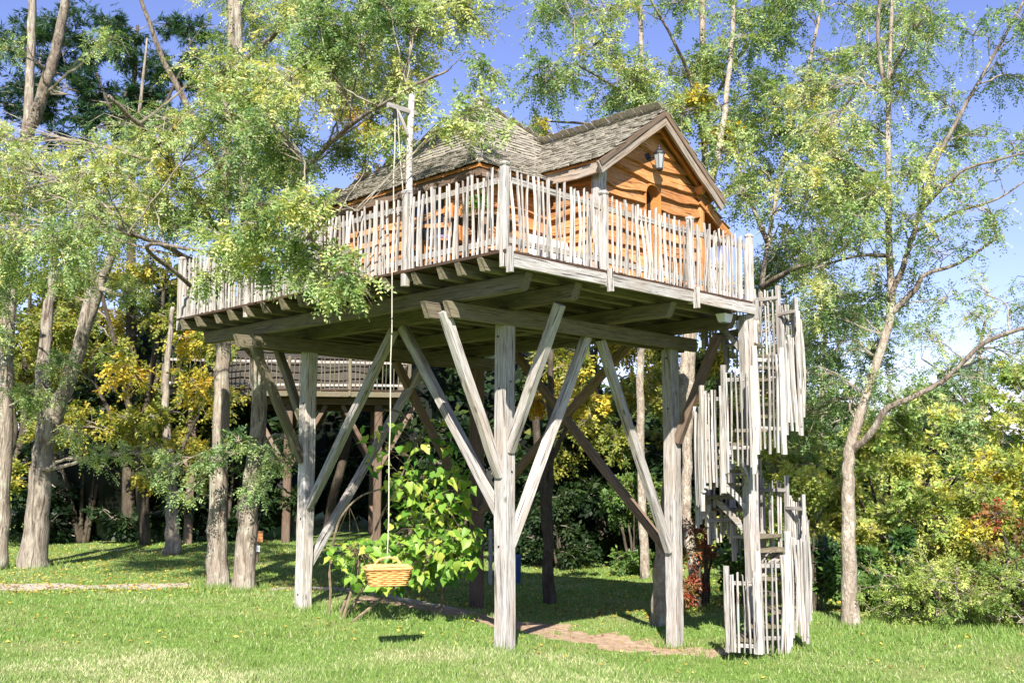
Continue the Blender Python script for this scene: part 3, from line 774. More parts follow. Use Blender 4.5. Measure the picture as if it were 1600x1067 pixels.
# ------------------------------------------------------------------ spiral staircase
def stairs():
    cx, cy = 3.47, 15.0; zg = -.3
    r = empty('spiral_staircase', (cx, cy, zg)); tag(r, 'grey timber spiral staircase with stick balusters winding round a post at the deck corner', 'staircase')
    H = DZ - zg; th0, th1 = R_(228), R_(855); Rr = .77
    fl = lambda th: H * max(0, (th - th0) / (th1 - th0)) ** 1.05
    timber('central_post', (0, 0, -.3), (0, 0, H - .20), .18, .18, M['grey'], r, up=(math.cos(.5), math.sin(.5), 0), segs=14, ch=.12)
    n = 25; v = []
    w0, w1, t_ = .09, .44, .045
    tm = mesh('tread', [(.08, -w0/2, 0), (.73, -w1/2, 0), (.73, w1/2, 0), (.08, w0/2, 0), (.08, -w0/2, t_), (.73, -w1/2, t_), (.73, w1/2, t_), (.08, w0/2, t_)], [(0, 3, 2, 1), (4, 5, 6, 7), (0, 1, 5, 4), (1, 2, 6, 5), (2, 3, 7, 6), (3, 0, 4, 7)]); tm.materials.append(M['moss'])
    bm_ = MB(); pts = [(.09 + .50 * s, 0, -.50 + .47 * (s ** .75)) for s in [i / 5 for i in range(6)]]
    for a, b in zip(pts[:-1], pts[1:]):
        h = .055; q = [(a[0], -.03, a[2] - h), (a[0], .03, a[2] - h), (a[0], .03, a[2] + h), (a[0], -.03, a[2] + h), (b[0], -.03, b[2] - h), (b[0], .03, b[2] - h), (b[0], .03, min(b[2] + h, -.002)), (b[0], -.03, min(b[2] + h, -.002))]
        bm_.add(q, [(3, 2, 1, 0), (4, 5, 6, 7), (0, 1, 5, 4), (1, 2, 6, 5), (2, 3, 7, 6), (3, 0, 4, 7)])
    bme = mesh('bracket', bm_.v, bm_.f); bme.materials.append(M['grey'])
    for i in range(n):
        th = th0 + (th1 - th0) * (i + .6) / n; z = H * (i + 1) / (n + 1)
        o = link('tread', tm, None, r); o.location = (0, 0, z - t_); o.rotation_euler = (0, 0, th)
        if i > 1 and i % 2 == 0:
            o = link('bracket', bme, None, r); o.location = (0, 0, z - t_); o.rotation_euler = (0, 0, th)
    npan = 19
    for i in range(npan):
        a = th0 + (th1 - th0) * i / npan; b = th0 + (th1 - th0) * (i + 1) / npan; da = b - a
        fm = fl((a + b) / 2); P2 = lambda th, k=1.0: Vector((Rr * k * math.cos(th), Rr * k * math.sin(th), 0))
        for th, up_ in ((a + da * .03, 1.02), (b - da * .06, .99)):
            lo = max(.0, fm - .50); p = P2(th); timber('newel', p + Vector((0, 0, lo)), p + Vector((0, 0, fm + up_ + random.uniform(-.02, .03))), .07, .055, M['picket'], r, up=p, segs=4, ch=.15)
        for z, hh in ((fm + .82, .055), (max(.10, fm - .14), .05)):
            timber('rail', P2(a, .97) + Vector((0, 0, z)), P2(b, .97) + Vector((0, 0, z)), .03, hh, M['picket'], r, segs=2)
        for k in (1, 2, 3, 4, 5, 6):
            th = a + da * (k + random.uniform(-.15, .15)) / 7; p = P2(th, 1.015)
            lo = max(.01, fm - .42 + random.uniform(-.08, .10))
            add_picket(r, p + Vector((0, 0, lo)), fm + .93 + random.uniform(-.05, .04) - lo, (random.gauss(0, .007), random.gauss(0, .007)), 'baluster', th + math.pi / 2)
stairs()

# ------------------------------------------------------------------ second treehouse seen under the deck
FARP = []
for me in PICKETS[:6]:
    m2 = me.copy(); m2.materials.clear(); m2.materials.append(M['moss']); FARP.append(m2)  # darker timber here paints shade on the far pickets
def far_house():
    c = at(640, 606, 31); c.z = 0
    r = empty('treehouse', c, R_(100)); tag(r, 'distant second treehouse with picket deck beneath the main deck, shade painted into its timber', 'treehouse')
    z = 4.55; LY, LX = 7.2, 5.0
    m = MB(); m.box((-.02, -.02, z - .22), (LX, LY, z - .05)); dk = m.build('deck', M['moss'], r)
    for i in range(16): timber('floor_board', (-.05, .2 + i * .45, z - .02), (LX, .2 + i * .45, z - .02), .43, .04, M['deck'], dk, segs=2)
    for u in (.6, 4.2):
        for v in (.9, 3.6, 6.4):
            timber('post', (u, v, -.3), (u, v, z - .42), .24, .24, M['brown'], r, up=(1, 0, 0), segs=3)
            for s in (-1, 1): timber('brace', (u, v + s * .1, 2.3), (u, v + s * 1.1, z - .45), .13, .13, M['brown'], r, up=(1, 0, 0), segs=2)
        timber('beam', (u, .1, z - .33), (u, LY - .1, z - .33), .2, .2, M['brown'], r, segs=3)
    railing(r, (0, 0), (0, LY), (0, 1.8, 3.6, 5.4, LY), z, (-1, 0), sp=.13, topped=False, pm=FARP, post_mat='moss')
    railing(r, (0, 0), (LX, 0), (2.4, LX), z, (0, -1), sp=.14, topped=False, pm=FARP, post_mat='moss')
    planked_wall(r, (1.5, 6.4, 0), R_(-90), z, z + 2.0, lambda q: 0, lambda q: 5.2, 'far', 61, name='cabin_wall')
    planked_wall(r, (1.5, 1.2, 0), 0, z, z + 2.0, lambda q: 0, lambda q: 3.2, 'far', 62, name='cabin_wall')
    cr = [Vector((1.1, .8, z + 1.9)), Vector((5.1, .8, z + 1.9)), Vector((5.1, 6.8, z + 1.9)), Vector((1.1, 6.8, z + 1.9))]; ap = Vector((3.1, 3.8, z + 3.9))
    rm = MB()
    for i in range(4): rm.add([cr[i], cr[(i + 1) % 4], ap], [(0, 1, 2)])
    rm.add(cr, [(3, 2, 1, 0)])
    ro = rm.build('hip_roof', M['shingle'], r)
    for i in range(4):
        a, b = cr[i], cr[(i + 1) % 4]; e = b - a; We = e.length; s = ap - (a + b) / 2; L = s.length
        ins = lambda t, We=We, L=L: We / 2 * min(1, t / L)
        shingle_face(ro, a, e, s, lambda t, We=We, ins=ins: We - ins(t), L, .2, False, ins, seed=70 + i)
far_house()

# ------------------------------------------------------------------ small things under the trees
def smalls():
    p = at(806, 905, 24); r = empty('litter_bin', (p.x, p.y, gzf(p.x, p.y))); tag(r, 'small blue bin standing in shade on the grass behind the front post', 'bin')
    m = MB(); m.lathe([(.11, 0), (.13, .55), (.13, .58)], 12); m.build('body', M['blue'], r); m = MB(); m.lathe([(.14, .585), (.14, .61), (.09, .66), (.02, .67)], 12); m.build('lid', M['blue'], r)
    p = at(766, 900, 24); z = gzf(p.x, p.y); o = timber('marker_post', (p.x, p.y, z - .1), (p.x, p.y, z + 1.25), .09, .09, M['picket'], None, up=(1, 0, 0), segs=3); tag(o, 'slim pale wooden stake standing behind the brown rear post', 'stake')
    p = at(403, 838, 24); g = gzf(p.x, p.y); r = empty('notice_stand', (p.x, p.y, g)); tag(r, 'small orange wooden board on a stake in the shade behind the twin trunks', 'board')
    timber('stake', (0, 0, -.1), (0, 0, p.z - g + .1), .06, .06, M['brown'], r, up=(1, 0, 0), segs=2)
    m = MB(); m.box((-.13, -.06, p.z - g - .12), (.13, -.032, p.z - g + .13)); m.build('panel', M['honey'], r)
    m = MB(); m.box((-.07, -.06, p.z - g - .34), (.07, -.04, p.z - g - .2)); m.build('card', M['white'], r)
smalls()

# ------------------------------------------------------------------ vegetation engine
def catmull(P, Rr_, sub=4, jit=0, rr=None):
    P = [Vector(p) for p in P]; out = []; ro = []
    for i in range(len(P) - 1):
        p0, p1, p2, p3 = P[max(i - 1, 0)], P[i], P[i + 1], P[min(i + 2, len(P) - 1)]
        for k in range(sub):
            s = k / sub
            q = .5 * ((2 * p1) + (p2 - p0) * s + (2 * p0 - 5 * p1 + 4 * p2 - p3) * s * s + (3 * p1 - p0 - 3 * p2 + p3) * s ** 3)
            if jit and (i or k): q = q + Vector((rr.uniform(-1, 1), rr.uniform(-1, 1), rr.uniform(-.4, .4))) * jit * Rr_[i]
            out.append(q); ro.append(Rr_[i] * (1 - s) + Rr_[i + 1] * s)
    out.append(P[-1]); ro.append(Rr_[-1]); return out, ro

def leaves(rng, O, D, pal, hue, L, Wd, K, Ls, droop, curl=.22):
    """O, D: spray origins and directions; K leaflets in pairs along each"""
    n = len(O); D = D / np.linalg.norm(D, axis=1, keepdims=True)
    up = rng.normal(0, .45, (n, 3)) + [0, 0, 1.0]; S = np.cross(D, up); S /= np.linalg.norm(S, axis=1, keepdims=True) + 1e-9
    N = np.cross(S, D)
    ls = Ls * rng.uniform(.65, 1.25, (n, 1, 1))
    k = np.arange(K); tt = ((k // 2 + 1) / ((K + 1) // 2)) if K > 1 else np.array([.6])
    sd = np.where(k % 2 == 0, 1., -1.)
    if K > 2: sd[-1] = 0
    tt = tt[None, :, None]; sd = sd[None, :, None]
    b = O[:, None] + D[:, None] * tt * ls + np.array([0, 0, -1.]) * droop * (tt ** 2) * ls
    ax = S[:, None] * sd + D[:, None] * (.55 + (sd == 0) * 1.0) + rng.normal(0, curl, (n, K, 3)) + np.array([0, 0, -.25])
    ax /= np.linalg.norm(ax, axis=2, keepdims=True)
    nn = N[:, None] + rng.normal(0, .32, (n, K, 3)); c = np.cross(ax, nn); c /= np.linalg.norm(c, axis=2, keepdims=True) + 1e-9
    l = L * rng.uniform(.65, 1.3, (n, K, 1)); w = Wd * rng.uniform(.7, 1.2, (n, K, 1)) * .5
    q = np.stack([b, b + ax * l * .45 + c * w, b + ax * l, b + ax * l * .45 - c * w], 2).reshape(-1, 3)
    pal = np.array(pal); m = len(pal)
    h = np.clip(hue[:, None] + rng.normal(0, .12, (n, K)), 0, .999) * (m - 1)
    i = np.minimum(h.astype(int), m - 2); fr = (h - i)[..., None]
    col = pal[i] * (1 - fr) + pal[i + 1] * fr
    col = col * rng.uniform(.75, 1.2, (n, K, 1))
    return q, col.reshape(-1, 3)

class Plant:
    def __init__(s, name, label, cat, base, seed, group=None, leaf=None, mat='leaf', bark='bark', twig='twig'):
        s.root = empty(name, base); tag(s.root, label, cat, group)
        s.base = Vector(base); s.rng = np.random.default_rng(seed); s.rr = random.Random(seed)
        s.limbs = []; s.Q = []; s.C = []; s.wood = MB(); s.thin = MB(); s.leaf = leaf; s.mat = mat; s.bark = bark; s.twig = twig; s.tn = 'trunk'; s.ln = 'limb'; s.lbark = 'bark_limb' if bark in ('bark', 'bark_pale') else bark
    def limb(s, pts, r0, r1, sides=10, jit=.15, flare=1.0, pw=.8):
        n = len(pts); rad = [r0 + (r1 - r0) * (i / (n - 1)) ** pw for i in range(n)]
        P, Rr_ = catmull(pts, rad, 6, jit, s.rr)
        if flare > 1: Rr_ = [r * (1 + (flare - 1) * max(0, 1 - (p - P[0]).length / .9) ** 2) for p, r in zip(P, Rr_)]
        m = MB(); m.tube([p - s.base for p in P], Rr_, sides, rough=.07, seed=s.rr.randint(0, 9999))
        m.build(s.tn if not s.limbs else s.ln, M[s.bark if not s.limbs else s.lbark], s.root, True); s.limbs.append((P, Rr_))
        return s
    def attach(s, c, own=None):
        best = None
        for P, Rr_ in s.limbs:
            for p, r in zip(P, Rr_):
                d = (p - c).length + 1.2 * max(0, p.z - c.z + .25) + (1.5 if r > .16 else 0)
                if best is None or d < best[0]: best = (d, p, r)
        return best[1], best[2]
    def clump(s, c, rad, nleaf, hue=.5, huev=.15, reach=1.0, lf=None):
        rr, rng = s.rr, s.rng; c = Vector(c); lf = lf or s.leaf
        a, ra = s.attach(c)
        mid = a.lerp(c, .5) + Vector((rr.uniform(-.15, .15), rr.uniform(-.15, .15), rr.uniform(.05, .3))) * min(1.5, (c - a).length)
        end = c + Vector((rr.uniform(-.3, .3) * rad[0], rr.uniform(-.3, .3) * rad[1], .15 * rad[2]))
        d = (c - a).length; r0 = min(ra * .55, .009 + .008 * d)
        P, Rr_ = catmull([a, a.lerp(mid, .5), mid, c, end], [r0, r0 * .85, r0 * .7, r0 * .45, .006], 4, 1.2, rr)
        s.thin.tube([p - s.base for p in P], Rr_, 5, cap=False)
        K = lf['K']; nsp = max(3, int(nleaf / K)); per = lf.get('per', 9); nsub = max(3, nsp // per)
        rad = np.array(rad)
        Os = []; Ds = []; Hs = []
        for i in range(nsub):
            st = P[min(len(P) - 1, int((.45 + .55 * rr.random()) * (len(P) - 1)))]
            u = rng.normal(0, 1, 3); u /= np.linalg.norm(u); u *= rr.random() ** .45
            e = c + Vector(u * rad)
            m_ = st.lerp(e, .55) + Vector((0, 0, rr.uniform(.0, .18))) * (e - st).length
            e = e - Vector((0, 0, lf.get('hang', .1) * (e - st).length))
            s.thin.tube([st - s.base, m_ - s.base, e - s.base], [.009, .006, .002], 3, cap=False)
            sv, mv, ev = np.array(st), np.array(m_), np.array(e)
            t = np.sort(rng.uniform(.25, 1.0, per))[:, None]
            o = (1 - t) ** 2 * sv + 2 * t * (1 - t) * mv + t * t * ev
            dd = 2 * (1 - t) * (mv - sv) + 2 * t * (ev - mv); dd /= np.linalg.norm(dd, axis=1, keepdims=True) + 1e-9
            dd = dd * .6 + rng.normal(0, .6, (per, 3)) + [0, 0, -.1]
            Os.append(o); Ds.append(dd); Hs.append(np.full(per, hue + rr.gauss(0, huev)))
        q, col = leaves(rng, np.concatenate(Os), np.concatenate(Ds), lf['pal'], np.concatenate(Hs), lf['L'], lf['W'], K, lf['Ls'], lf.get('droop', .3))
        s.Q.append(q); s.C.append(col)
        return s
    def finish(s, trunk='trunk', crown='crown'):
        if s.thin.v: tag(s.thin.build('twigs', M[s.twig], s.root), kind='stuff')
        if s.Q:
            q = np.concatenate(s.Q) - np.array(s.base); link(crown, mesh_np(crown, q, 4, np.concatenate(s.C)), M[s.mat], s.root)
        return s.root

# leaf kinds: palette from deep green to yellow
LOC = dict(K=9, L=.058, W=.030, Ls=.20, per=8, hang=.16, droop=.3, pal=[(.08, .155, .065), (.16, .27, .10), (.29, .41, .16), (.44, .53, .23), (.60, .61, .25), (.74, .63, .17)])
YEL = dict(K=5, L=.09, W=.06, Ls=.16, per=8, hang=.15, pal=[(.18, .24, .05), (.36, .38, .075), (.56, .47, .07), (.68, .48, .06), (.60, .31, .04)])
GRN = dict(K=5, L=.085, W=.05, Ls=.16, per=9, hang=.1, pal=[(.08, .15, .04), (.14, .25, .06), (.25, .35, .085), (.38, .44, .11), (.56, .53, .12)])
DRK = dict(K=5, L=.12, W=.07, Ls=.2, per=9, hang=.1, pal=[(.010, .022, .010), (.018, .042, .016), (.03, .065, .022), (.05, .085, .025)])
LAU = dict(K=5, L=.13, W=.055, Ls=.14, per=7, hang=.05, pal=[(.02, .05, .014), (.04, .095, .024), (.075, .15, .034), (.13, .22, .05)])
RED = dict(K=5, L=.075, W=.035, Ls=.14, per=8, hang=.05, pal=[(.12, .17, .04), (.28, .19, .06), (.40, .09, .045), (.30, .045, .04), (.48, .25, .13)])
JUN = dict(K=9, L=.055, W=.024, Ls=.16, per=9, hang=.0, droop=.05, pal=[(.10, .19, .045), (.19, .30, .07), (.34, .43, .11), (.50, .54, .17)])
PIN = dict(K=13, L=.22, W=.03, Ls=.12, per=6, hang=-.2, droop=0, pal=[(.010, .035, .018), (.02, .06, .03), (.035, .09, .04), (.06, .12, .05)])

def inpoly(x, y, poly):
    c = False; n = len(poly)
    for i in range(n):
        (x0, y0), (x1, y1) = poly[i], poly[i - 1]
        if (y0 > y) != (y1 > y) and x < (x1 - x0) * (y - y0) / (y1 - y0) + x0: c = not c
    return c
def fill(p, poly, step, d0, d1, size, nleaf, hue=(.35, .65), keep=1.0, flat=.75, **kw):
    """clumps spread through the crown's volume"""
    xs = [q[0] for q in poly]; ys = [q[1] for q in poly]; rr = p.rr; n = 0
    y = min(ys)
    while y < max(ys):
        x = min(xs)
        while x < max(xs):
            px, py = x + rr.uniform(-.5, .5) * step, y + rr.uniform(-.5, .5) * step
            if inpoly(px, py, poly) and rr.random() < keep:
                d = rr.uniform(d0, d1); s_ = rr.uniform(*size)
                p.clump(at(px, py, d), (s_, s_, s_ * flat), nleaf * rr.uniform(.7, 1.3), hue=rr.uniform(*hue), **kw); n += 1
            x += step
        y += step * .9
    return n

def base_at(x, y): return Vector((x, y, gzf(x, y)))

# ------------------------------------------------------------------ trees
# twin trunks at the left end of the deck
p = Plant('locust_tree', 'grey trunked locust tree, left one of the pair beside the deck end', 'tree', base_at(-5.46, 19.33), 101, 'locust trees', LOC, bark='bark')
p.limb([base_at(-5.46, 19.33) - Vector((0, 0, .2)), at(341, 800, 19.3), at(346, 650, 19.3), at(349, 540, 19.3), at(350, 400, 19.3), at(352, 280, 19.2), at(360, 120, 19), at(364, -40, 19), at(366, -180, 19)], .20, .05, 14, .12, 1.25)
p.limb([at(349, 500, 19.3), at(320, 430, 18.4), at(270, 390, 17.2), at(200, 365, 16.2)], .09, .03, 8, .5)
p.limb([at(350, 380, 19.3), at(300, 300, 18), at(240, 220, 17), at(170, 150, 16)], .10, .03, 8, .5)
p.limb([at(352, 280, 19.2), at(300, 180, 18.5), at(250, 80, 18), at(210, -30, 17.5)], .09, .03, 8, .5)
p.limb([at(360, 120, 19), at(420, 60, 17.5), at(480, 0, 16.5)], .08, .03, 8, .5)
fill(p, [(-40, 215), (60, 200), (160, 205), (300, 150), (420, 90), (440, 250), (420, 330), (330, 350), (200, 350), (60, 420), (-40, 460)], 62, 14.8, 20, (.75, 1.25), 3300, (.3, .7))
fill(p, [(300, -60), (440, -60), (440, 90), (350, 110), (320, 60)], 66, 17, 21, (.8, 1.25), 2300, (.25, .65))
p.finish()
p = Plant('locust_tree', 'grey trunked locust tree, right one of the pair beside the deck end', 'tree', base_at(-4.95, 19.13), 102, 'locust trees', LOC, bark='bark')
p.limb([base_at(-4.95, 19.13) - Vector((0, 0, .2)), at(388, 800, 19.1), at(401, 690, 19.0), at(404, 600, 18.9), at(392, 470, 18.9), at(384, 320, 18.9), at(376, 150, 18.8), at(370, 0, 18.8), at(368, -150, 18.8)], .205, .05, 14, .12, 1.3)
p.limb([at(398, 520, 18.9), at(440, 430, 16.5), at(480, 370, 14), at(530, 330, 12.6), at(560, 330, 12.2)], .055, .012, 8, .6)
p.limb([at(388, 400, 18.9), at(450, 300, 17), at(530, 210, 15.5), at(620, 150, 14.2), at(700, 110, 13.4)], .065, .015, 8, .6)
p.limb([at(380, 250, 18.9), at(460, 130, 17.5), at(540, 40, 16.5), at(620, -20, 16)], .10, .03, 8, .5)
p.limb([at(398, 560, 18.9), at(300, 450, 16.5), at(230, 385, 15), at(330, 394, 14), at(450, 412, 12.9)], .05, .015, 8, .6)
fill(p, [(420, -60), (720, -60), (750, 40), (735, 110), (660, 140), (590, 190), (520, 260), (470, 300), (420, 300), (400, 100)], 58, 13, 18.5, (.6, 1.05), 2700, (.25, .66))
fill(p, [(290, 330), (440, 300), (520, 330), (530, 400), (500, 430), (440, 410), (290, 400)], 50, 11.9, 14.2, (.4, .65), 1150, (.3, .7), flat=.6)
for (x, y, d, s_, n) in ((480, 430, 12.6, .34, 900), (530, 455, 12.4, .30, 800), (560, 430, 12.2, .28, 700), (420, 420, 13, .3, 700), (720, 190, 12.2, .3, 800), (560, 465, 12.3, .2, 350), (610, 215, 12.8, .45, 1100), (650, 160, 13, .45, 900), (740, 160, 12.6, .42, 900), (770, 110, 12.8, .4, 800), (780, 190, 12.3, .25, 350), (540, 400, 12.2, .4, 900), (330, 440, 13.8, .35, 700), (380, 400, 13.6, .45, 1000)):
    p.clump(at(x, y, d), (s_, s_, s_ * .7), n, hue=.5)
# low shoots around the twin trunks
for (x, y, d, s_, n) in ((370, 690, 17.6, .40, 1100), (430, 720, 17.4, .42, 1100), (320, 720, 18, .36, 900), (400, 760, 17.8, .4, 900), (455, 690, 17.3, .28, 500), (290, 770, 18.3, .3, 600), (240, 740, 19, .4, 700)):
    p.clump(at(x, y, d), (s_, s_, s_ * .7), n, hue=.33)
p.finish()

# left edge and big leaning trunk
b0 = base_at(-11.2, 22.6)
p = Plant('locust_tree', 'tall pale forked locust trunk at the left edge of the picture', 'tree', b0, 103, 'locust trees', LOC, bark='bark')
p.limb([b0, at(5, 760, 22.6), at(8, 640, 22.5), at(12, 500, 22.3), at(18, 400, 22.2), at(32, 280, 22), at(42, 200, 22), at(48, 90, 22), at(52, -60, 22), at(50, -180, 22)], .195, .07, 12, .15, 1.2)
p.limb([at(40, 215, 22), at(66, 150, 21.8), at(88, 70, 21.6), at(106, -20, 21.5), at(120, -140, 21.4)], .16, .08, 10, .2)
p.limb([at(18, 420, 22.2), at(-30, 330, 20.5), at(-60, 250, 19.5)], .08, .03)
fill(p, [(-60, -60), (200, -60), (180, 60), (60, 130), (-60, 140)], 95, 19, 23, (.6, .95), 1100, (.2, .5), keep=.45)
fill(p, [(-60, 400), (60, 420), (110, 470), (90, 560), (60, 640), (-60, 700)], 80, 19.0, 21.8, (.5, .8), 2300, (.3, .6))
p.finish()
b0 = base_at(-10.67, 23.13)
p = Plant('leaning_tree', 'thick rough brown trunk leaning right and forking, on the left lawn', 'tree', b0, 104, 'locust trees', LOC, bark='bark_rough')
p.limb([b0 - Vector((0, 0, .2)), at(60, 790, 23.1), at(70, 690, 23), at(98, 620, 22.9), at(125, 540, 22.8), at(155, 450, 22.6), at(182, 380, 22.4), at(200, 300, 22), at(215, 200, 21.6), at(230, 60, 21.4)], .31, .02, 16, .12, 1.3, pw=.7)
p.limb([at(72, 690, 23), at(66, 600, 23.2), at(74, 500, 23.4), at(84, 420, 23.4), at(78, 300, 23.4)], .20, .08, 10, .2)
p.limb([at(112, 580, 22.8), at(135, 480, 23.4), at(150, 400, 23.8)], .12, .06, 8, .2)
p.limb([at(155, 450, 22.6), at(205, 465, 21.5), at(260, 450, 20.8)], .07, .02, 8, .3)
fill(p, [(60, 430), (230, 400), (260, 470), (200, 560), (110, 600), (60, 600)], 76, 20, 23, (.45, .75), 1700, (.3, .6), keep=.7)
fill(p, [(80, 620), (190, 600), (330, 640), (330, 720), (230, 760), (140, 720)], 80, 20, 22.5, (.4, .65), 1300, (.35, .7), keep=.75)
p.finish()
# young tree on the left lawn
b0 = base_at(-8.68, 26.49)
p = Plant('young_tree', 'slender young tree with low yellow green leaves on the left lawn', 'tree', b0, 105, None, dict(YEL, L=.11, W=.07), bark='bark')
p.limb([b0, at(269, 790, 26.5), at(263, 720, 26.5), at(258, 640, 26.5), at(262, 560, 26.5), at(270, 480, 26.5)], .19, .05, 10, .2, 1.3)
p.limb([at(266, 760, 26.5), at(285, 700, 26.3), at(310, 650, 26)], .08, .03)
fill(p, [(190, 620), (340, 620), (340, 720), (270, 770), (200, 730)], 66, 25, 27.5, (.5, .8), 800, (.1, .5))
fill(p, [(200, 500), (330, 500), (340, 620), (190, 620)], 70, 25.5, 28, (.6, .9), 800, (.3, .75))
p.finish()

# autumn trees behind
def autumn(label, seed, bx, by, stems, poly, step, d0, d1, size, n, hue, leaf=YEL, bark_='bark_dark', keep=1., name='autumn_tree', grp='yellow autumn trees'):
    b0 = base_at(bx, by); p = Plant(name, label, 'tree', b0, seed, grp, leaf, bark=bark_)
    for st in stems: p.limb([b0 + Vector((0, 0, -.1))] + [at(*q) for q in st], st[0][3] if len(st[0]) > 3 else .16, .04, 8, .3)
    fill(p, poly, step, d0, d1, size, n, hue, keep); return p.finish()
YB = dict(YEL, L=.115, W=.07, K=5, Ls=.2, pal=[(.13, .19, .04), (.26, .30, .06), (.42, .39, .07), (.55, .44, .07), (.58, .36, .05)])
autumn('dark stemmed golden autumn tree forking in a fan left of the deck', 111, -10.6, 30, [[(215, 700, 29.8), (195, 600, 29.5), (170, 500, 29), (140, 400, 29)], [(222, 690, 30), (235, 600, 30), (250, 500, 30), (262, 400, 30)], [(225, 720, 30), (255, 640, 30), (285, 560, 30), (310, 470, 30)], [(215, 720, 30), (180, 660, 30), (150, 600, 30)]],
       [(80, 400), (340, 400), (350, 700), (220, 730), (60, 690)], 62, 28, 32, (.8, 1.2), 1500, (.05, .6), YB)
autumn('golden autumn tree at the far left behind the forked trunks', 112, -16.5, 31, [[(30, 700, 31), (40, 560, 31), (50, 420, 31)], [(20, 690, 31), (0, 560, 31), (-20, 400, 31)]], [(-60, 420), (110, 420), (110, 720), (-60, 760)], 66, 28, 32, (.8, 1.2), 1300, (.05, .55), YB)
autumn('yellow leaved tree glowing between the front and right posts', 113, 2.6, 29, [[(930, 760, 29), (935, 660, 29), (930, 560, 29), (935, 470, 29)], [(940, 720, 29), (985, 640, 29), (1030, 560, 29)], [(930, 740, 29), (890, 670, 29), (860, 600, 29)]],
       [(840, 500), (1120, 500), (1140, 640), (1040, 720), (860, 740)], 60, 26, 29.5, (.7, 1.1), 1400, (.05, .6), YB)
autumn('yellow green tree seen behind the stair and right post', 114, 6.4, 30, [[(1130, 760, 30), (1125, 660, 30), (1120, 560, 30)], [(1130, 750, 30), (1160, 650, 30), (1180, 580, 30)]], [(1060, 520), (1180, 520), (1200, 720), (1060, 740)], 62, 28, 31, (.7, 1.1), 1300, (.05, .6), YB)
autumn('orange autumn treetop rising behind the hip roof', 115, .9, 36, [[(838, 600, 36), (842, 400, 36), (840, 260, 36), (840, 215, 36)]], [(815, 195), (870, 195), (880, 260), (800, 260)], 40, 35.5, 36.5, (.5, .7), 500, (.5, .9), YB)
autumn('russet treetop seen through leaves left of the hoist pole', 116, -6, 33, [[(560, 600, 33), (565, 400, 33), (570, 250, 33), (575, 190, 33)]], [(530, 150), (640, 150), (650, 260), (520, 300)], 60, 32, 34, (.6, .9), 700, (.55, 1.0), YB)

# airy trees behind the cabin
def airy(label, seed, limbs, polys, base, bark_='bark_pale'):
    b0 = base_at(*base); p = Plant('locust_tree', label, 'tree', b0, seed, 'locust trees', dict(LOC, L=.070, W=.037, Ls=.24), bark=bark_)
    for i, (pts, r0, r1) in enumerate(limbs): p.limb(([b0 - Vector((0, 0, .15))] if i == 0 else []) + [at(*q) for q in pts], r0, r1, 10, .2, 1.2 if i == 0 else 1)
    for poly, step, d0, d1, size, n, hue, keep in polys: fill(p, poly, step, d0, d1, size, n, hue, keep)
    return p.finish()
airy('tall straight pale trunk rising behind the gable roof', 121, [([(1072, 800, 22), (1076, 650, 22), (1085, 480, 22), (1098, 300, 22), (1102, 200, 22), (1098, 80, 22), (1096, -60, 22), (1094, -200, 22)], .13, .05), ([(1102, 240, 22), (1080, 130, 21.5), (1050, 60, 21), (1010, -10, 20.5)], .05, .02), ([(1100, 200, 22), (1140, 110, 22), (1190, 50, 22)], .045, .02), ([(1098, 300, 22), (1020, 180, 21), (950, 130, 20.5), (900, 100, 20)], .05, .02)],
     [([(870, 80), (1000, 50), (1100, 50), (1120, 250), (1060, 180), (960, 210), (880, 210), (840, 150)], 58, 19.5, 22.5, (.8, 1.3), 2100, (.25, .6), 1), ([(830, -60), (1110, -60), (1100, 60), (940, 90), (850, 50)], 70, 19.5, 22.5, (.8, 1.3), 1700, (.2, .55), .9), ([(1080, 0), (1220, -50), (1260, 90), (1200, 200), (1110, 260)], 64, 20.5, 23, (.8, 1.3), 1900, (.25, .6), .95)], (3.9, 22))
airy('slim pale trunk behind the cabin left of the straight trunk', 122, [([(1000, 700, 25), (1002, 500, 25), (1004, 250, 25), (1003, 120, 25), (1000, 0, 25), (998, -150, 25)], .11, .05), ([(1003, 150, 25), (960, 80, 24.5), (920, 10, 24)], .06, .02), ([(1004, 250, 25), (940, 200, 24.5), (860, 190, 24)], .06, .02)],
     [([(830, 170), (930, 160), (960, 230), (870, 260), (815, 240)], 56, 23.5, 25, (.45, .8), 800, (.1, .4), .8), ([(880, -40), (1010, -40), (1010, 120), (900, 100)], 70, 24, 26, (.6, 1.0), 1200, (.15, .45), .8)], (3.2, 25))
airy('leafy locust tree between the cabin and the right lawn tree', 123, [([(1185, 820, 21), (1178, 650, 21), (1185, 500, 21), (1200, 380, 21), (1225, 250, 21), (1260, 120, 21), (1290, -20, 21)], .085, .03), ([(1190, 450, 21), (1240, 420, 20), (1290, 405, 19.5), (1340, 370, 19)], .07, .02), ([(1200, 380, 21), (1160, 280, 21.5), (1140, 180, 22)], .06, .02), ([(1225, 250, 21), (1300, 190, 20.5), (1350, 120, 20)], .06, .02)],
     [([(1110, 170), (1260, 130), (1340, 240), (1330, 380), (1200, 400), (1150, 340)], 56, 19.5, 23, (.8, 1.2), 1750, (.22, .62), 1), ([(1180, 390), (1350, 370), (1370, 480), (1300, 640), (1200, 640)], 58, 19.5, 22.5, (.75, 1.15), 1700, (.15, .55), .95), ([(1200, -60), (1390, -60), (1380, 130), (1230, 160)], 66, 20, 22.5, (.8, 1.25), 1500, (.15, .55), .9)], (4.9, 21))
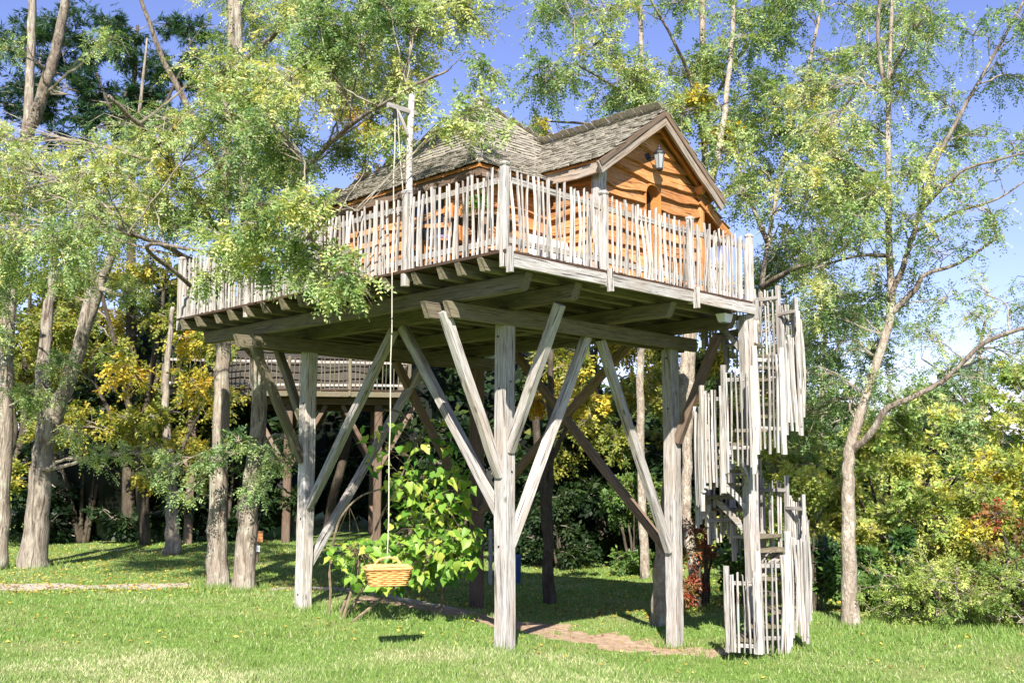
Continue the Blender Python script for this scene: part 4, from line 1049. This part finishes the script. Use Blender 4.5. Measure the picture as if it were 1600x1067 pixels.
airy('far pale green tree behind the thicket left of the long limb', 124, [([(1280, 760, 31), (1285, 620, 31), (1290, 480, 31), (1285, 380, 31)], .12, .04), ([(1286, 600, 31), (1330, 500, 31), (1370, 430, 31)], .06, .02)], [([(1190, 420), (1420, 420), (1430, 660), (1190, 660)], 62, 29.5, 32.5, (.9, 1.4), 1300, (.2, .6), .95)], (9.2, 31))
airy('far pale green tree behind the thicket at the right edge', 125, [([(1530, 760, 31), (1535, 640, 31), (1530, 560, 31), (1540, 500, 31)], .12, .04), ([(1535, 660, 31), (1480, 590, 31), (1440, 560, 31)], .06, .02)], [([(1420, 470), (1640, 440), (1660, 680), (1420, 680)], 62, 29.5, 32.5, (.9, 1.4), 1300, (.2, .6), .95)], (14.0, 31))
# right lawn tree
b0 = base_at(5.45, 16.84)
p = Plant('lawn_tree', 'pale barked tree forking low with a long limb to the right, on the right lawn', 'tree', b0, 131, 'locust trees', dict(LOC, L=.055, W=.027), bark='bark_pale')
p.limb([b0 - Vector((0, 0, .15)), at(1326, 860, 16.8), at(1325, 760, 16.8), at(1328, 700, 16.8), at(1345, 645, 16.8), at(1372, 560, 16.8), at(1392, 490, 16.8), at(1390, 400, 16.9), at(1388, 280, 17), at(1388, 160, 17), at(1392, 60, 17), at(1398, -80, 17)], .14, .028, 14, .12, 1.3, pw=.6)
p.limb([at(1330, 705, 16.8), at(1358, 680, 16.6), at(1385, 640, 16.5), at(1430, 618, 16.3), at(1480, 590, 16.2), at(1540, 535, 16), at(1620, 505, 15.8), at(1690, 470, 15.6)], .068, .025, 10, .25)
p.limb([at(1392, 490, 16.8), at(1432, 450, 16.6), at(1444, 430, 16.5), at(1500, 410, 16.4), at(1560, 370, 16.3)], .06, .02, 8, .3)
p.limb([at(1390, 470, 16.8), at(1420, 390, 16.8), at(1438, 330, 16.8), at(1460, 260, 16.7), at(1500, 180, 16.6), at(1540, 110, 16.5), at(1590, 20, 16.4), at(1630, -50, 16.4)], .055, .02, 8, .25)
p.limb([at(1438, 330, 16.8), at(1500, 270, 16.4), at(1560, 250, 16.2), at(1640, 230, 16)], .035, .012, 6, .3)
p.limb([at(1432, 360, 16.8), at(1500, 330, 16.6), at(1560, 310, 16.5), at(1620, 270, 16.4)], .035, .012, 6, .3)
p.limb([at(1388, 160, 17), at(1372, 60, 17), at(1380, -60, 17)], .05, .02, 8, .3)
p.limb([at(1390, 120, 17), at(1420, 60, 16.9), at(1450, 10, 16.8)], .04, .015, 6, .3)
p.limb([at(1388, 300, 17), at(1340, 260, 16.6), at(1280, 240, 16.2)], .05, .015, 6, .3)
p.limb([at(1390, 400, 16.9), at(1340, 400, 16.6), at(1270, 420, 16.3)], .04, .015, 6, .3)
fill(p, [(1250, 140), (1430, 130), (1450, 240), (1420, 350), (1250, 340)], 56, 15.8, 18, (.6, 1.0), 1500, (.28, .7), .95)
fill(p, [(1250, 330), (1430, 330), (1430, 500), (1270, 490)], 58, 15.8, 18, (.6, 1.0), 1350, (.25, .7), .9)
fill(p, [(1420, 40), (1640, -30), (1640, 200), (1480, 230), (1420, 180)], 62, 15.8, 17.4, (.6, 1.0), 900, (.1, .5), .8)
fill(p, [(1430, 220), (1640, 200), (1640, 480), (1440, 440)], 64, 15.6, 17.6, (.6, 1.0), 750, (.15, .6), .75)
fill(p, [(1380, 430), (1640, 430), (1650, 580), (1480, 640), (1390, 640)], 66, 15.8, 17.4, (.5, .85), 480, (.2, .5), .7)
fill(p, [(1330, -60), (1490, -60), (1450, 110), (1340, 140)], 62, 16, 18, (.6, 1.0), 1200, (.15, .55), .9)
fill(p, [(1230, 480), (1400, 470), (1390, 650), (1220, 660)], 62, 17, 19, (.55, .95), 1200, (.1, .45), .9)
p.finish()

# trunks standing in the shade under the deck
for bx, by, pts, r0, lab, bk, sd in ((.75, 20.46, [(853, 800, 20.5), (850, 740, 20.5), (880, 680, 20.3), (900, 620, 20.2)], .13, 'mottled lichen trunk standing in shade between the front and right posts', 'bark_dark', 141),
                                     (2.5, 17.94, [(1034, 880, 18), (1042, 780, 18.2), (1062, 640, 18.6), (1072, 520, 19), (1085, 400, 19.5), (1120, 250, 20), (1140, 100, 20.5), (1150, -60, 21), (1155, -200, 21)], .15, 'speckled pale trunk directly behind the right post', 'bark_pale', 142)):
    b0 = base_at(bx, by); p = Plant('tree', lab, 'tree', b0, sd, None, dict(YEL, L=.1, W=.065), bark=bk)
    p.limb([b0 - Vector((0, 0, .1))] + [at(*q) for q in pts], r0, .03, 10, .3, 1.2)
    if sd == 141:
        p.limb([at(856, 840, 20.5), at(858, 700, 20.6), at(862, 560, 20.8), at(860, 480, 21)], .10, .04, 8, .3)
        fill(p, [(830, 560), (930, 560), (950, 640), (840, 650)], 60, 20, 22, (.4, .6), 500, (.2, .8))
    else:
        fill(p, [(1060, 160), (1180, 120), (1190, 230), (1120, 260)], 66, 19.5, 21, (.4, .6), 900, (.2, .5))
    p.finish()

# pine in the upper left
b0 = base_at(-11.5, 31)
p = Plant('pine_tree', 'dark pine treetop at the upper left behind the light foliage', 'tree', b0, 151, None, PIN, bark='bark_dark')
p.limb([b0, at(205, 500, 31), at(205, 300, 31), at(210, 120, 31), at(215, 40, 31)], .2, .04, 10, .2)
for k in range(7):
    x = 60 + 45 * k; p.limb([at(208, 200 - 12 * k % 60, 31), at((208 + x) / 2, 140 + (k % 3) * 20, 31 - (k % 3)), at(x, 100 + (k * 37) % 60, 31 - (k % 4))], .08, .03, 6, .3)
fill(p, [(40, 50), (180, 20), (310, 40), (340, 120), (300, 240), (60, 240)], 44, 28.5, 32.5, (.7, 1.05), 1500, (.2, .9))
fill(p, [(-60, 60), (60, 60), (60, 200), (-60, 200)], 50, 28.5, 32.5, (.7, 1.05), 1200, (.2, .9))
p.finish()

# ------------------------------------------------------------------ shrubs
def lump(c, r, seed, nu=14, nv=9):  # near-black filler inside foliage, deep shade put into its colour
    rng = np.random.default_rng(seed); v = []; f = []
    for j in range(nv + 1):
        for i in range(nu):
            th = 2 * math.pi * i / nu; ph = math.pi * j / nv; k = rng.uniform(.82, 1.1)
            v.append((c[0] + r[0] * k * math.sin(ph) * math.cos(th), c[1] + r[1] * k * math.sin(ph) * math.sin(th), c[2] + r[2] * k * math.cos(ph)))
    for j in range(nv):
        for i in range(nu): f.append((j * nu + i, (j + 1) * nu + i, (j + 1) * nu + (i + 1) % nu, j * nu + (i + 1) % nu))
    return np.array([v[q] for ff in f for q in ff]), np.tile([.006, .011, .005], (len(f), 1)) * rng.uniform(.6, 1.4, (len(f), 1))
def shrub(name, label, seed, x, y, w, h, leaf, n, hue, group=None, mat='leaf', clumps=None, size=.45, dep=None, bark_='bark_dark', cat='shrub', lift=.15, core=False):
    b0 = base_at(x, y); p = Plant(name, label, cat, b0, seed, group, leaf, mat, bark_)
    p.tn = p.ln = 'stem'; rr = p.rr; dep = dep or w * .7; nst = 5
    for i in range(nst):
        a = rr.uniform(-1, 1); e = b0 + Vector((a * w * .32, rr.uniform(-.3, .3) * dep, h * rr.uniform(.55, .8)))
        p.limb([b0 + Vector((a * .12, rr.uniform(-.1, .1), -.05)), b0.lerp(e, .5) + Vector((0, 0, .1 * h)), e], .025 + .012 * h, .012, 6, .4)
    k = clumps or max(8, int(w * h * 3.2))
    for i in range(k):
        th = rr.uniform(0, 2 * math.pi); q = rr.random() ** .5; zz = rr.random()
        cr = (1 - max(0, zz - .35) ** 2 * 1.6) * rr.uniform(.85, 1.1)
        c = b0 + Vector((math.cos(th) * q * w / 2 * cr, math.sin(th) * q * dep / 2 * cr, h * (lift + (1 - lift) * zz)))
        s_ = size * rr.uniform(.7, 1.25)
        p.clump(c, (s_, s_, s_ * .75), n / k, hue=min(.95, max(.02, rr.uniform(*hue))))
    if core:  # added dark filler, painting the shade between the leaves
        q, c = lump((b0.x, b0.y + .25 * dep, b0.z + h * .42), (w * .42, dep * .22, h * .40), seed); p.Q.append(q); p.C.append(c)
    return p.finish(trunk='stems', crown='foliage')
G2 = dict(GRN, L=.11, W=.07, pal=[(.13, .21, .055), (.22, .34, .085), (.34, .44, .11), (.48, .53, .14), (.62, .58, .14)]); Y2 = dict(YEL, L=.10, W=.07, pal=[(.24, .32, .07), (.40, .45, .10), (.60, .55, .10), (.74, .58, .08)])
sp = [ # right hand thicket
 ('yellow green hazel bush behind the lawn tree', 8.0, 22, 3.6, 3.3, G2, 13000, (.35, .95)),
 ('bright yellow leaved bush at the middle right of the thicket', 10.6, 21.5, 3.2, 2.9, Y2, 13000, (.1, .8)),
 ('green bush left of the lawn tree behind the stair', 6.2, 22.5, 3.0, 3.0, G2, 10000, (.3, .85)),
 ('tall green bush at the back of the thicket far right', 13.2, 24.5, 4.6, 4.4, dict(G2, L=.12, W=.07), 11000, (.3, .8)),
 ('tall pale green willow bush behind the long limb', 10.2, 26, 4.8, 4.6, dict(LOC, L=.11, W=.045, K=9), 13000, (.2, .6)),
 ('green bush rising behind the spiral staircase', 7.0, 27, 4.2, 4.4, dict(G2, L=.12, W=.07), 10000, (.25, .8)),
 ('yellow flecked bush below the right tree fork', 8.7, 19.6, 2.6, 2.2, dict(Y2, L=.09, W=.06), 12000, (.0, .7)),
 ('olive green bush on the right edge behind the red shrub', 10.6, 18.9, 2.8, 2.5, dict(G2, L=.09, W=.06), 12000, (.3, .9)),
 ('broad green bush filling the thicket behind the yellow bush', 9.4, 23.8, 4.2, 3.9, dict(G2, L=.12, W=.075), 10000, (.3, .9)),
 ('yellow green bush at the right edge behind the olive bush', 12.2, 21.2, 3.0, 3.0, dict(Y2, L=.11, W=.07), 9000, (.0, .5)),
 ('tall light green bush at the back right of the lawn tree fork', 6.9, 24.8, 3.6, 3.8, dict(G2, L=.12, W=.075), 9000, (.35, .9)),
 ('tall pale bush at the far right back of the thicket', 14.6, 28.5, 5.4, 5.4, dict(G2, L=.14, W=.085), 9000, (.3, .8)),
 ('pale yellow green bush between the staircase and the laurel', 5.7, 20.6, 2.4, 2.5, dict(G2, L=.09, W=.06), 10000, (.4, .95)),
 ('leafy green bush behind the laurel right of the lawn tree', 7.6, 19.9, 2.4, 2.2, dict(G2, L=.09, W=.06), 9000, (.3, .85)),
]
for i, (lab, x, y, w, h, lf, n, hue) in enumerate(sp):
    shrub('thicket_bush', lab, 200 + i, x, y, w, h, lf, n, hue, 'bushes of the right thicket', size=.5, clumps=int(w * h * 4), lift=.07)
shrub('laurel_bush', 'dark glossy laurel bush between the staircase and the lawn tree', 221, 5.35, 18.6, 1.5, 1.7, LAU, 5200, (.1, .8), 'laurel bushes', 'gloss', size=.32)
shrub('laurel_bush', 'dark glossy laurel bush just right of the lawn tree trunk', 222, 6.75, 18.6, 1.7, 1.35, LAU, 5200, (.1, .85), 'laurel bushes', 'gloss', size=.32)
shrub('juniper_bush', 'low spreading feathery green juniper on the right lawn edge', 223, 7.0, 16.9, 2.6, 1.0, JUN, 15000, (.35, .95), 'juniper bushes', size=.42, dep=1.7, lift=.02, clumps=34)
shrub('juniper_bush', 'second juniper sprawling to the right edge in front of the red shrub', 227, 8.3, 16.4, 2.6, 1.15, JUN, 15000, (.3, .9), 'juniper bushes', size=.42, dep=1.7, lift=.02, clumps=34)
shrub('red_shrub', 'red and rust leaved shrub at the right edge of the picture', 224, 8.45, 17.5, 1.7, 1.75, dict(RED, L=.07, W=.045), 5000, (.0, .42), 'red leaved shrubs', size=.34)
shrub('red_shrub', 'dark red leaved shrub between the right post and the staircase', 225, 3.55, 19.4, 1.2, 1.75, RED, 3200, (.15, .85), 'red leaved shrubs', size=.28)
shrub('green_shrub', 'small upright green shrub beside the red shrub by the stair', 226, 4.25, 19.0, .8, 1.1, LAU, 1500, (.4, .9), None, size=.22)
# dark undergrowth closing the wood
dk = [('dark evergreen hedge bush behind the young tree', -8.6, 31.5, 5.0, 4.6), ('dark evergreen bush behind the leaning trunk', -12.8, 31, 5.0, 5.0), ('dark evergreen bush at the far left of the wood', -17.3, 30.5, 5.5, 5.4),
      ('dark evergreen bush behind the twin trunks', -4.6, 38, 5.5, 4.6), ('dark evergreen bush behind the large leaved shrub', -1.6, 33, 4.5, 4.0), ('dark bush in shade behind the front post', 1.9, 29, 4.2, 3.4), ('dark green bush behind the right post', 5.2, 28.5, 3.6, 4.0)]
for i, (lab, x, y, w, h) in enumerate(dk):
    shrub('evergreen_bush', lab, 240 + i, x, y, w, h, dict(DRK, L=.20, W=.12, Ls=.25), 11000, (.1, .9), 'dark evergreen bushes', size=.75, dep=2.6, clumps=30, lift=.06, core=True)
shrub('mixed_shrub', 'shaded leafy shrub at the edge of the grass behind the right post', 250, 3.1, 26.3, 2.6, 2.3, dict(GRN, L=.1, W=.06), 6000, (.0, .5), None, size=.45)
shrub('mixed_shrub', 'shaded tangled shrub left of the lichen trunk', 251, 1.3, 27.5, 2.2, 1.9, dict(DRK, L=.12, W=.07), 4500, (.3, .95), None, size=.45)
# far wood that reads as one mass
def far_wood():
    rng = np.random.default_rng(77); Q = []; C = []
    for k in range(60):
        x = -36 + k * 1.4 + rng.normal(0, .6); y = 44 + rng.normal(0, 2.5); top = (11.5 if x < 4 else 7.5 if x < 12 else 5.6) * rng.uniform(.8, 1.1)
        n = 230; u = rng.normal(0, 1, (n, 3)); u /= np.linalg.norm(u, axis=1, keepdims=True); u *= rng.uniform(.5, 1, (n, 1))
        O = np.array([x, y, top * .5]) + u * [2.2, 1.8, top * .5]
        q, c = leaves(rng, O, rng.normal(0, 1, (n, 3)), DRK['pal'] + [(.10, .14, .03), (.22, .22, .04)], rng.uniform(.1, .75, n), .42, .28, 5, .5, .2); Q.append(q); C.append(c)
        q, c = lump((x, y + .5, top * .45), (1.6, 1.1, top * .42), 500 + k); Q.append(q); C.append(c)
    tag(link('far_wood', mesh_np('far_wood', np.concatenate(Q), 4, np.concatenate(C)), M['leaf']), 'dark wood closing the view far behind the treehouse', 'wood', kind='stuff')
far_wood()

# large leaved shrub beside the basket: every leaf a part
def big_leaf_mesh(seed):
    rr = random.Random(seed); v = [(0, 0, 0)]; f = []
    half = [(.0, .0), (-.05, .16), (.04, .33 + rr.uniform(-.05, .05)), (.28, .40 + rr.uniform(-.07, .07)), (.52, .31 + rr.uniform(-.07, .07)), (.76, .14 + rr.uniform(-.03, .03)), (1.0, .0)]
    cup = rr.uniform(.1, .5); bend = rr.uniform(.15, .8)
    tw = rr.uniform(-.35, .35); wv = rr.uniform(.03, .08); P = lambda x, y: (x, y, cup * abs(y) - bend * x * x * .5 + tw * x * y + wv * math.sin(9 * x + 11 * y))
    v = [P(x, 0) for x in (0, .25, .5, .75, 1.0)]
    L = [P(x, y * rr.uniform(.9, 1.1)) for x, y in half[1:-1]]; Rr_ = [P(x, -y * rr.uniform(.9, 1.1)) for x, y in half[1:-1]]
    v += L + Rr_
    a = 5; b = 10
    f = [(0, 1, a + 1, a), (1, a + 2, a + 1), (1, 2, a + 3, a + 2), (2, 3, a + 4, a + 3), (3, 4, a + 4),
         (0, b, b + 1, 1), (1, b + 1, b + 2), (1, b + 2, b + 3, 2), (2, b + 3, b + 4, 3), (3, b + 4, 4)]
    me = mesh('leaf', v, f, True)
    return me
def catalpa():
    t = NT('large_soft_leaf', .45, .35)
    oi = t.rnd(); c = t.ramp(oi, [(0, (.11, .25, .035)), (.45, (.22, .39, .055)), (.8, (.38, .50, .09)), (1, (.56, .53, .10))])
    vein = t.new('ShaderNodeTexWave'); vein.inputs['Scale'].default_value = 3.5; vein.inputs['Distortion'].default_value = 1.5; t.l.new(t.coord((1, 1, 1)), vein.inputs['Vector'])
    c = t.mix(.18, c, t.ramp(vein.outputs['Fac'], [(.4, (.06, .14, .02)), (.6, (.25, .36, .08))]))
    t.l.new(c, t.b.inputs['Base Color']); tr = t.new('ShaderNodeBsdfTranslucent'); t.l.new(t.mix(1., c, (1.2, 1.25, .5), 'MULTIPLY'), tr.inputs[0])
    mx = t.new('ShaderNodeMixShader'); mx.inputs[0].default_value = .42; t.l.new(t.b.outputs[0], mx.inputs[1]); t.l.new(tr.outputs[0], mx.inputs[2]); t.l.new(mx.outputs[0], t.out.inputs[0])
    ms = [big_leaf_mesh(i) for i in range(14)]
    for me in ms: me.materials.append(t.m)
    b0 = base_at(-2.15, 15.9); root = empty('large_leaved_shrub', b0); tag(root, 'bright green shrub with large heart shaped leaves behind the basket', 'shrub')
    rr = random.Random(5); wood_ = MB(); tips = []
    stems = [[(515, 938), (520, 850), (545, 790), (590, 765), (650, 760)], [(530, 940), (575, 850), (620, 760), (650, 690)], [(540, 940), (600, 870), (680, 800), (720, 760)], [(690, 948), (690, 880), (680, 780), (670, 690)], [(535, 938), (560, 880), (560, 860)], [(545, 940), (640, 900), (700, 850), (740, 840)], [(688, 948), (700, 800), (640, 660), (600, 640)]]
    dd = [15.9, 15.8, 15.7, 16.3, 15.5, 15.3, 16.4]
    for st, d in zip(stems, dd):
        g = at(*st[0], d); g.z = gzf(g.x, g.y) - .05
        P, Q_ = catmull([g] + [at(x, y, d - .15 * i) for i, (x, y) in enumerate(st[1:])], [.022 - .003 * i for i in range(len(st))], 5, .6, rr)
        wood_.tube([p - b0 for p in P], Q_, 6); tips += P[len(P) // 2:]
    reg = [[(560, 660), (700, 650), (740, 720), (735, 800), (650, 790), (570, 740)], [(600, 740), (735, 730), (740, 880), (690, 900), (610, 860)], [(510, 855), (560, 840), (650, 850), (660, 915), (590, 925), (530, 905)], [(630, 840), (700, 820), (755, 830), (745, 895), (660, 915)]]
    wts = [130, 400, 260, 250]; k = 0; order = []; extra = MB(); ncol = 0
    for poly, n in zip(reg, wts):
        xs = [q[0] for q in poly]; ys = [q[1] for q in poly]; c = 0
        while c < n:
            x, y = rr.uniform(min(xs), max(xs)), rr.uniform(min(ys), max(ys))
            if not inpoly(x, y, poly): continue
            c += 1; pt = at(x, y, rr.uniform(14.7, 16.4))
            if rr.random() < .5:
                tp = min(tips, key=lambda q: (q - pt).length); wood_.tube([tp - b0, tp.lerp(pt, .6) - b0 + Vector((0, 0, .05)), pt - b0], [.006, .004, .0025], 3, cap=False)
            s_ = rr.uniform(.07, .20)
            fwd = Vector((rr.gauss(0, .7), rr.gauss(-.35, .6), rr.uniform(-1.1, .05))).normalized()
            up = Vector((rr.gauss(0, .4), rr.gauss(-.5, .4), 1))
            m = frame_matrix(pt - b0, fwd, up) @ Matrix.Scale(s_, 4); order.append((pt.y - 3 * s_, m))
    order.sort(key=lambda q: q[0])
    for i, (_, m) in enumerate(order):
        me = rr.choice(ms)
        if i < 300: o = link('leaf', me, None, root); o.matrix_local = m
        else: extra.add([m @ vv.co for vv in me.vertices], [tuple(pp.vertices) for pp in me.polygons])
    e = mesh('leaves', extra.v, extra.f, True)
    ca = e.attributes.new('col', 'FLOAT_COLOR', 'FACE'); nf = len(e.polygons) // 10
    pal = np.array([(.06, .19, .025), (.13, .30, .035), (.22, .39, .05), (.36, .45, .06)]); rg = np.random.default_rng(8)
    cc = np.repeat(pal[rg.integers(0, 4, nf)], 10, 0); ca.data.foreach_set('color', np.c_[cc, np.ones(len(cc))].astype(np.float32).ravel())
    tag(link('leaves', e, M['leaf'], root), kind='stuff')
    tag(wood_.build('stems', M['brownstem'], root), kind='stuff')
catalpa()
# plant in the pot on the deck table
def pot_plant():
    rng = np.random.default_rng(9); n = 60
    q, c = leaves(rng, np.tile([0, 0, .13], (n, 1)) + rng.normal(0, .03, (n, 3)), rng.normal(0, 1, (n, 3)) * [1, 1, .5] + [0, 0, .8], LAU['pal'] + [(.2, .4, .05)], rng.uniform(.4, .95, n), .09, .05, 3, .16, .2)
    link('foliage', mesh_np('foliage', q, 4, c), M['leaf'], POT)
pot_plant()

# ------------------------------------------------------------------ grass and fallen leaves
def grass():
    rng = np.random.default_rng(3); N = 300000
    d = 10.0 + 22 * rng.random(N) ** 2.1; x = (rng.random(N) * 2 - 1) * (d * .53 + .6)
    y = d; xy = np.c_[x, y]
    pt = np.sin(x * 1.7 + 1.3 * np.sin(y * .9)) * np.sin(y * 1.9 + np.sin(x * 1.1)) + .6 * np.sin(x * 5.1 + y * 2.3) * np.sin(y * 6.3 - x)
    keep = rng.random(N) < np.clip(.75 + .3 * pt, .15, 1)
    keep &= near(xy, PATH) > rng.normal(-.05, .14, N); keep &= near(xy, DIRT) > rng.normal(.02, .25, N)
    x, y, pt = x[keep], y[keep], pt[keep]; n = len(x)
    dry = np.clip(.35 + .33 * np.sin(x * .55 + 1.1) * np.sin(y * 1.1 + .4 * x) + .28 * np.sin(x * 1.9 - y * .7) * np.sin(y * 2.6 + 1) + .25 * np.clip((12.8 - y) / 2.0, -.6, 1) + rng.normal(0, .18, n), 0, 1)
    tall = np.zeros(n)
    for bx, by, rr_, am in ((-5.3, 18.9, 1.1, 1.2), (5.45, 16.7, .8, .6), (-3.26, 16.2, .5, .6), (-.1, 13.1, .35, .5), (2.4, 15.8, .35, .5), (3.6, 14.6, 1.2, .5), (-2.3, 16.2, 1.1, .8), (7, 16, 2.5, .6)):
        tall = np.maximum(tall, am * np.clip(1 - np.hypot(x - bx, y - by) / rr_, 0, 1))
    h = rng.uniform(.025, .06, n) * (1 + .5 * np.clip(pt, 0, 1)) * (1 + 2.0 * tall) * (1 - .25 * dry); w = .0055 * (y / 11.) * rng.uniform(.7, 1.3, n)
    th = rng.uniform(0, 2 * np.pi, n); b = np.c_[x, y, gz(x, y) - .004]
    sd = np.c_[np.cos(th), np.sin(th), 0 * th] * w[:, None]; ln = rng.normal(0, .45, (n, 2)) * h[:, None]
    q = np.stack([b - sd, b + sd, b + np.c_[ln, h]], 1).reshape(-1, 3)
    # longer uncut tufts round posts and trunks, and loose clumps in the lawn
    tx = []; ty = []; thh = []
    pts = [(-.1, 13.19, .22, 260), (2.44, 15.86, .22, 240), (-3.25, 16.33, .22, 260), (-5.46, 19.33, .4, 420), (-4.95, 19.13, .4, 420), (5.45, 16.84, .35, 420), (3.47, 15.0, .8, 420), (-10.67, 23.1, .6, 300), (-2.6, 16.2, .6, 260)]
    for bx, by, r0, m in pts:
        a_ = rng.uniform(0, 2 * np.pi, m); rr_ = r0 * rng.uniform(.75, 1.35, m); tx.append(bx + rr_ * np.cos(a_)); ty.append(by + rr_ * np.sin(a_)); thh.append(rng.uniform(.06, .17, m))
    for i in range(420):
        d_ = 10.3 + 9 * rng.random() ** 1.5; x_ = rng.uniform(-.52, .52) * d_; m = rng.integers(12, 40)
        tx.append(x_ + rng.normal(0, .06, m)); ty.append(d_ + rng.normal(0, .06, m)); thh.append(rng.uniform(.05, .11, m))
    tx, ty, thh = map(np.concatenate, (tx, ty, thh)); m = len(tx); th = rng.uniform(0, 2 * np.pi, m); w2 = .005 * ty / 11
    b2 = np.c_[tx, ty, gz(tx, ty) - .004]; sd2 = np.c_[np.cos(th), np.sin(th), 0 * th] * w2[:, None]; ln2 = rng.normal(0, .4, (m, 2)) * thh[:, None]
    q = np.concatenate([q, np.stack([b2 - sd2, b2 + sd2, b2 + np.c_[ln2, thh]], 1).reshape(-1, 3)]); dry = np.concatenate([dry, rng.uniform(0, .35, m)]); n += m
    g0, g1 = np.array([.105, .205, .042]), np.array([.28, .395, .10]); s0 = np.array([.64, .60, .38])
    m = rng.random((n, 1)); c = g0 * (1 - m) + g1 * m; dm = (np.clip(dry - .42, 0, 1) * 1.5)[:, None]; dm = np.clip(dm + (rng.random((n, 1)) < .10) * .5, 0, .85); c = c * (1 - dm) + s0 * dm
    tag(link('grass', mesh_np('grass', q, 3, c), M['grass']), 'short green and straw coloured lawn grass', 'grass', kind='stuff')
def litter():
    rng = np.random.default_rng(4); n = 14000
    d = np.where(rng.random(n) < .62, rng.uniform(18, 30, n), rng.uniform(13, 20, n)); x = (rng.random(n) * 2 - 1) * d * .52
    k = (d > 18.5) | (rng.random(n) < .10); x, d = x[k], d[k]; n = len(x)
    O = np.c_[x, d, gz(x, d) + .02]
    D = rng.normal(0, 1, (n, 3)) * [1, 1, .12]
    q, c = leaves(rng, O, D, [(.16, .09, .03), (.34, .20, .05), (.55, .40, .06), (.62, .50, .10)], rng.uniform(0, 1, n), .07, .05, 1, .01, 0, .15)
    q[:, 2] = gz(q[:, 0], q[:, 1]) + .012 + rng.uniform(0, .03, len(q))
    tag(link('fallen_leaves', mesh_np('fallen_leaves', q, 4, c), M['litter']), 'scattered yellow and brown fallen leaves on the grass', 'leaves', kind='stuff')
grass(); litter()
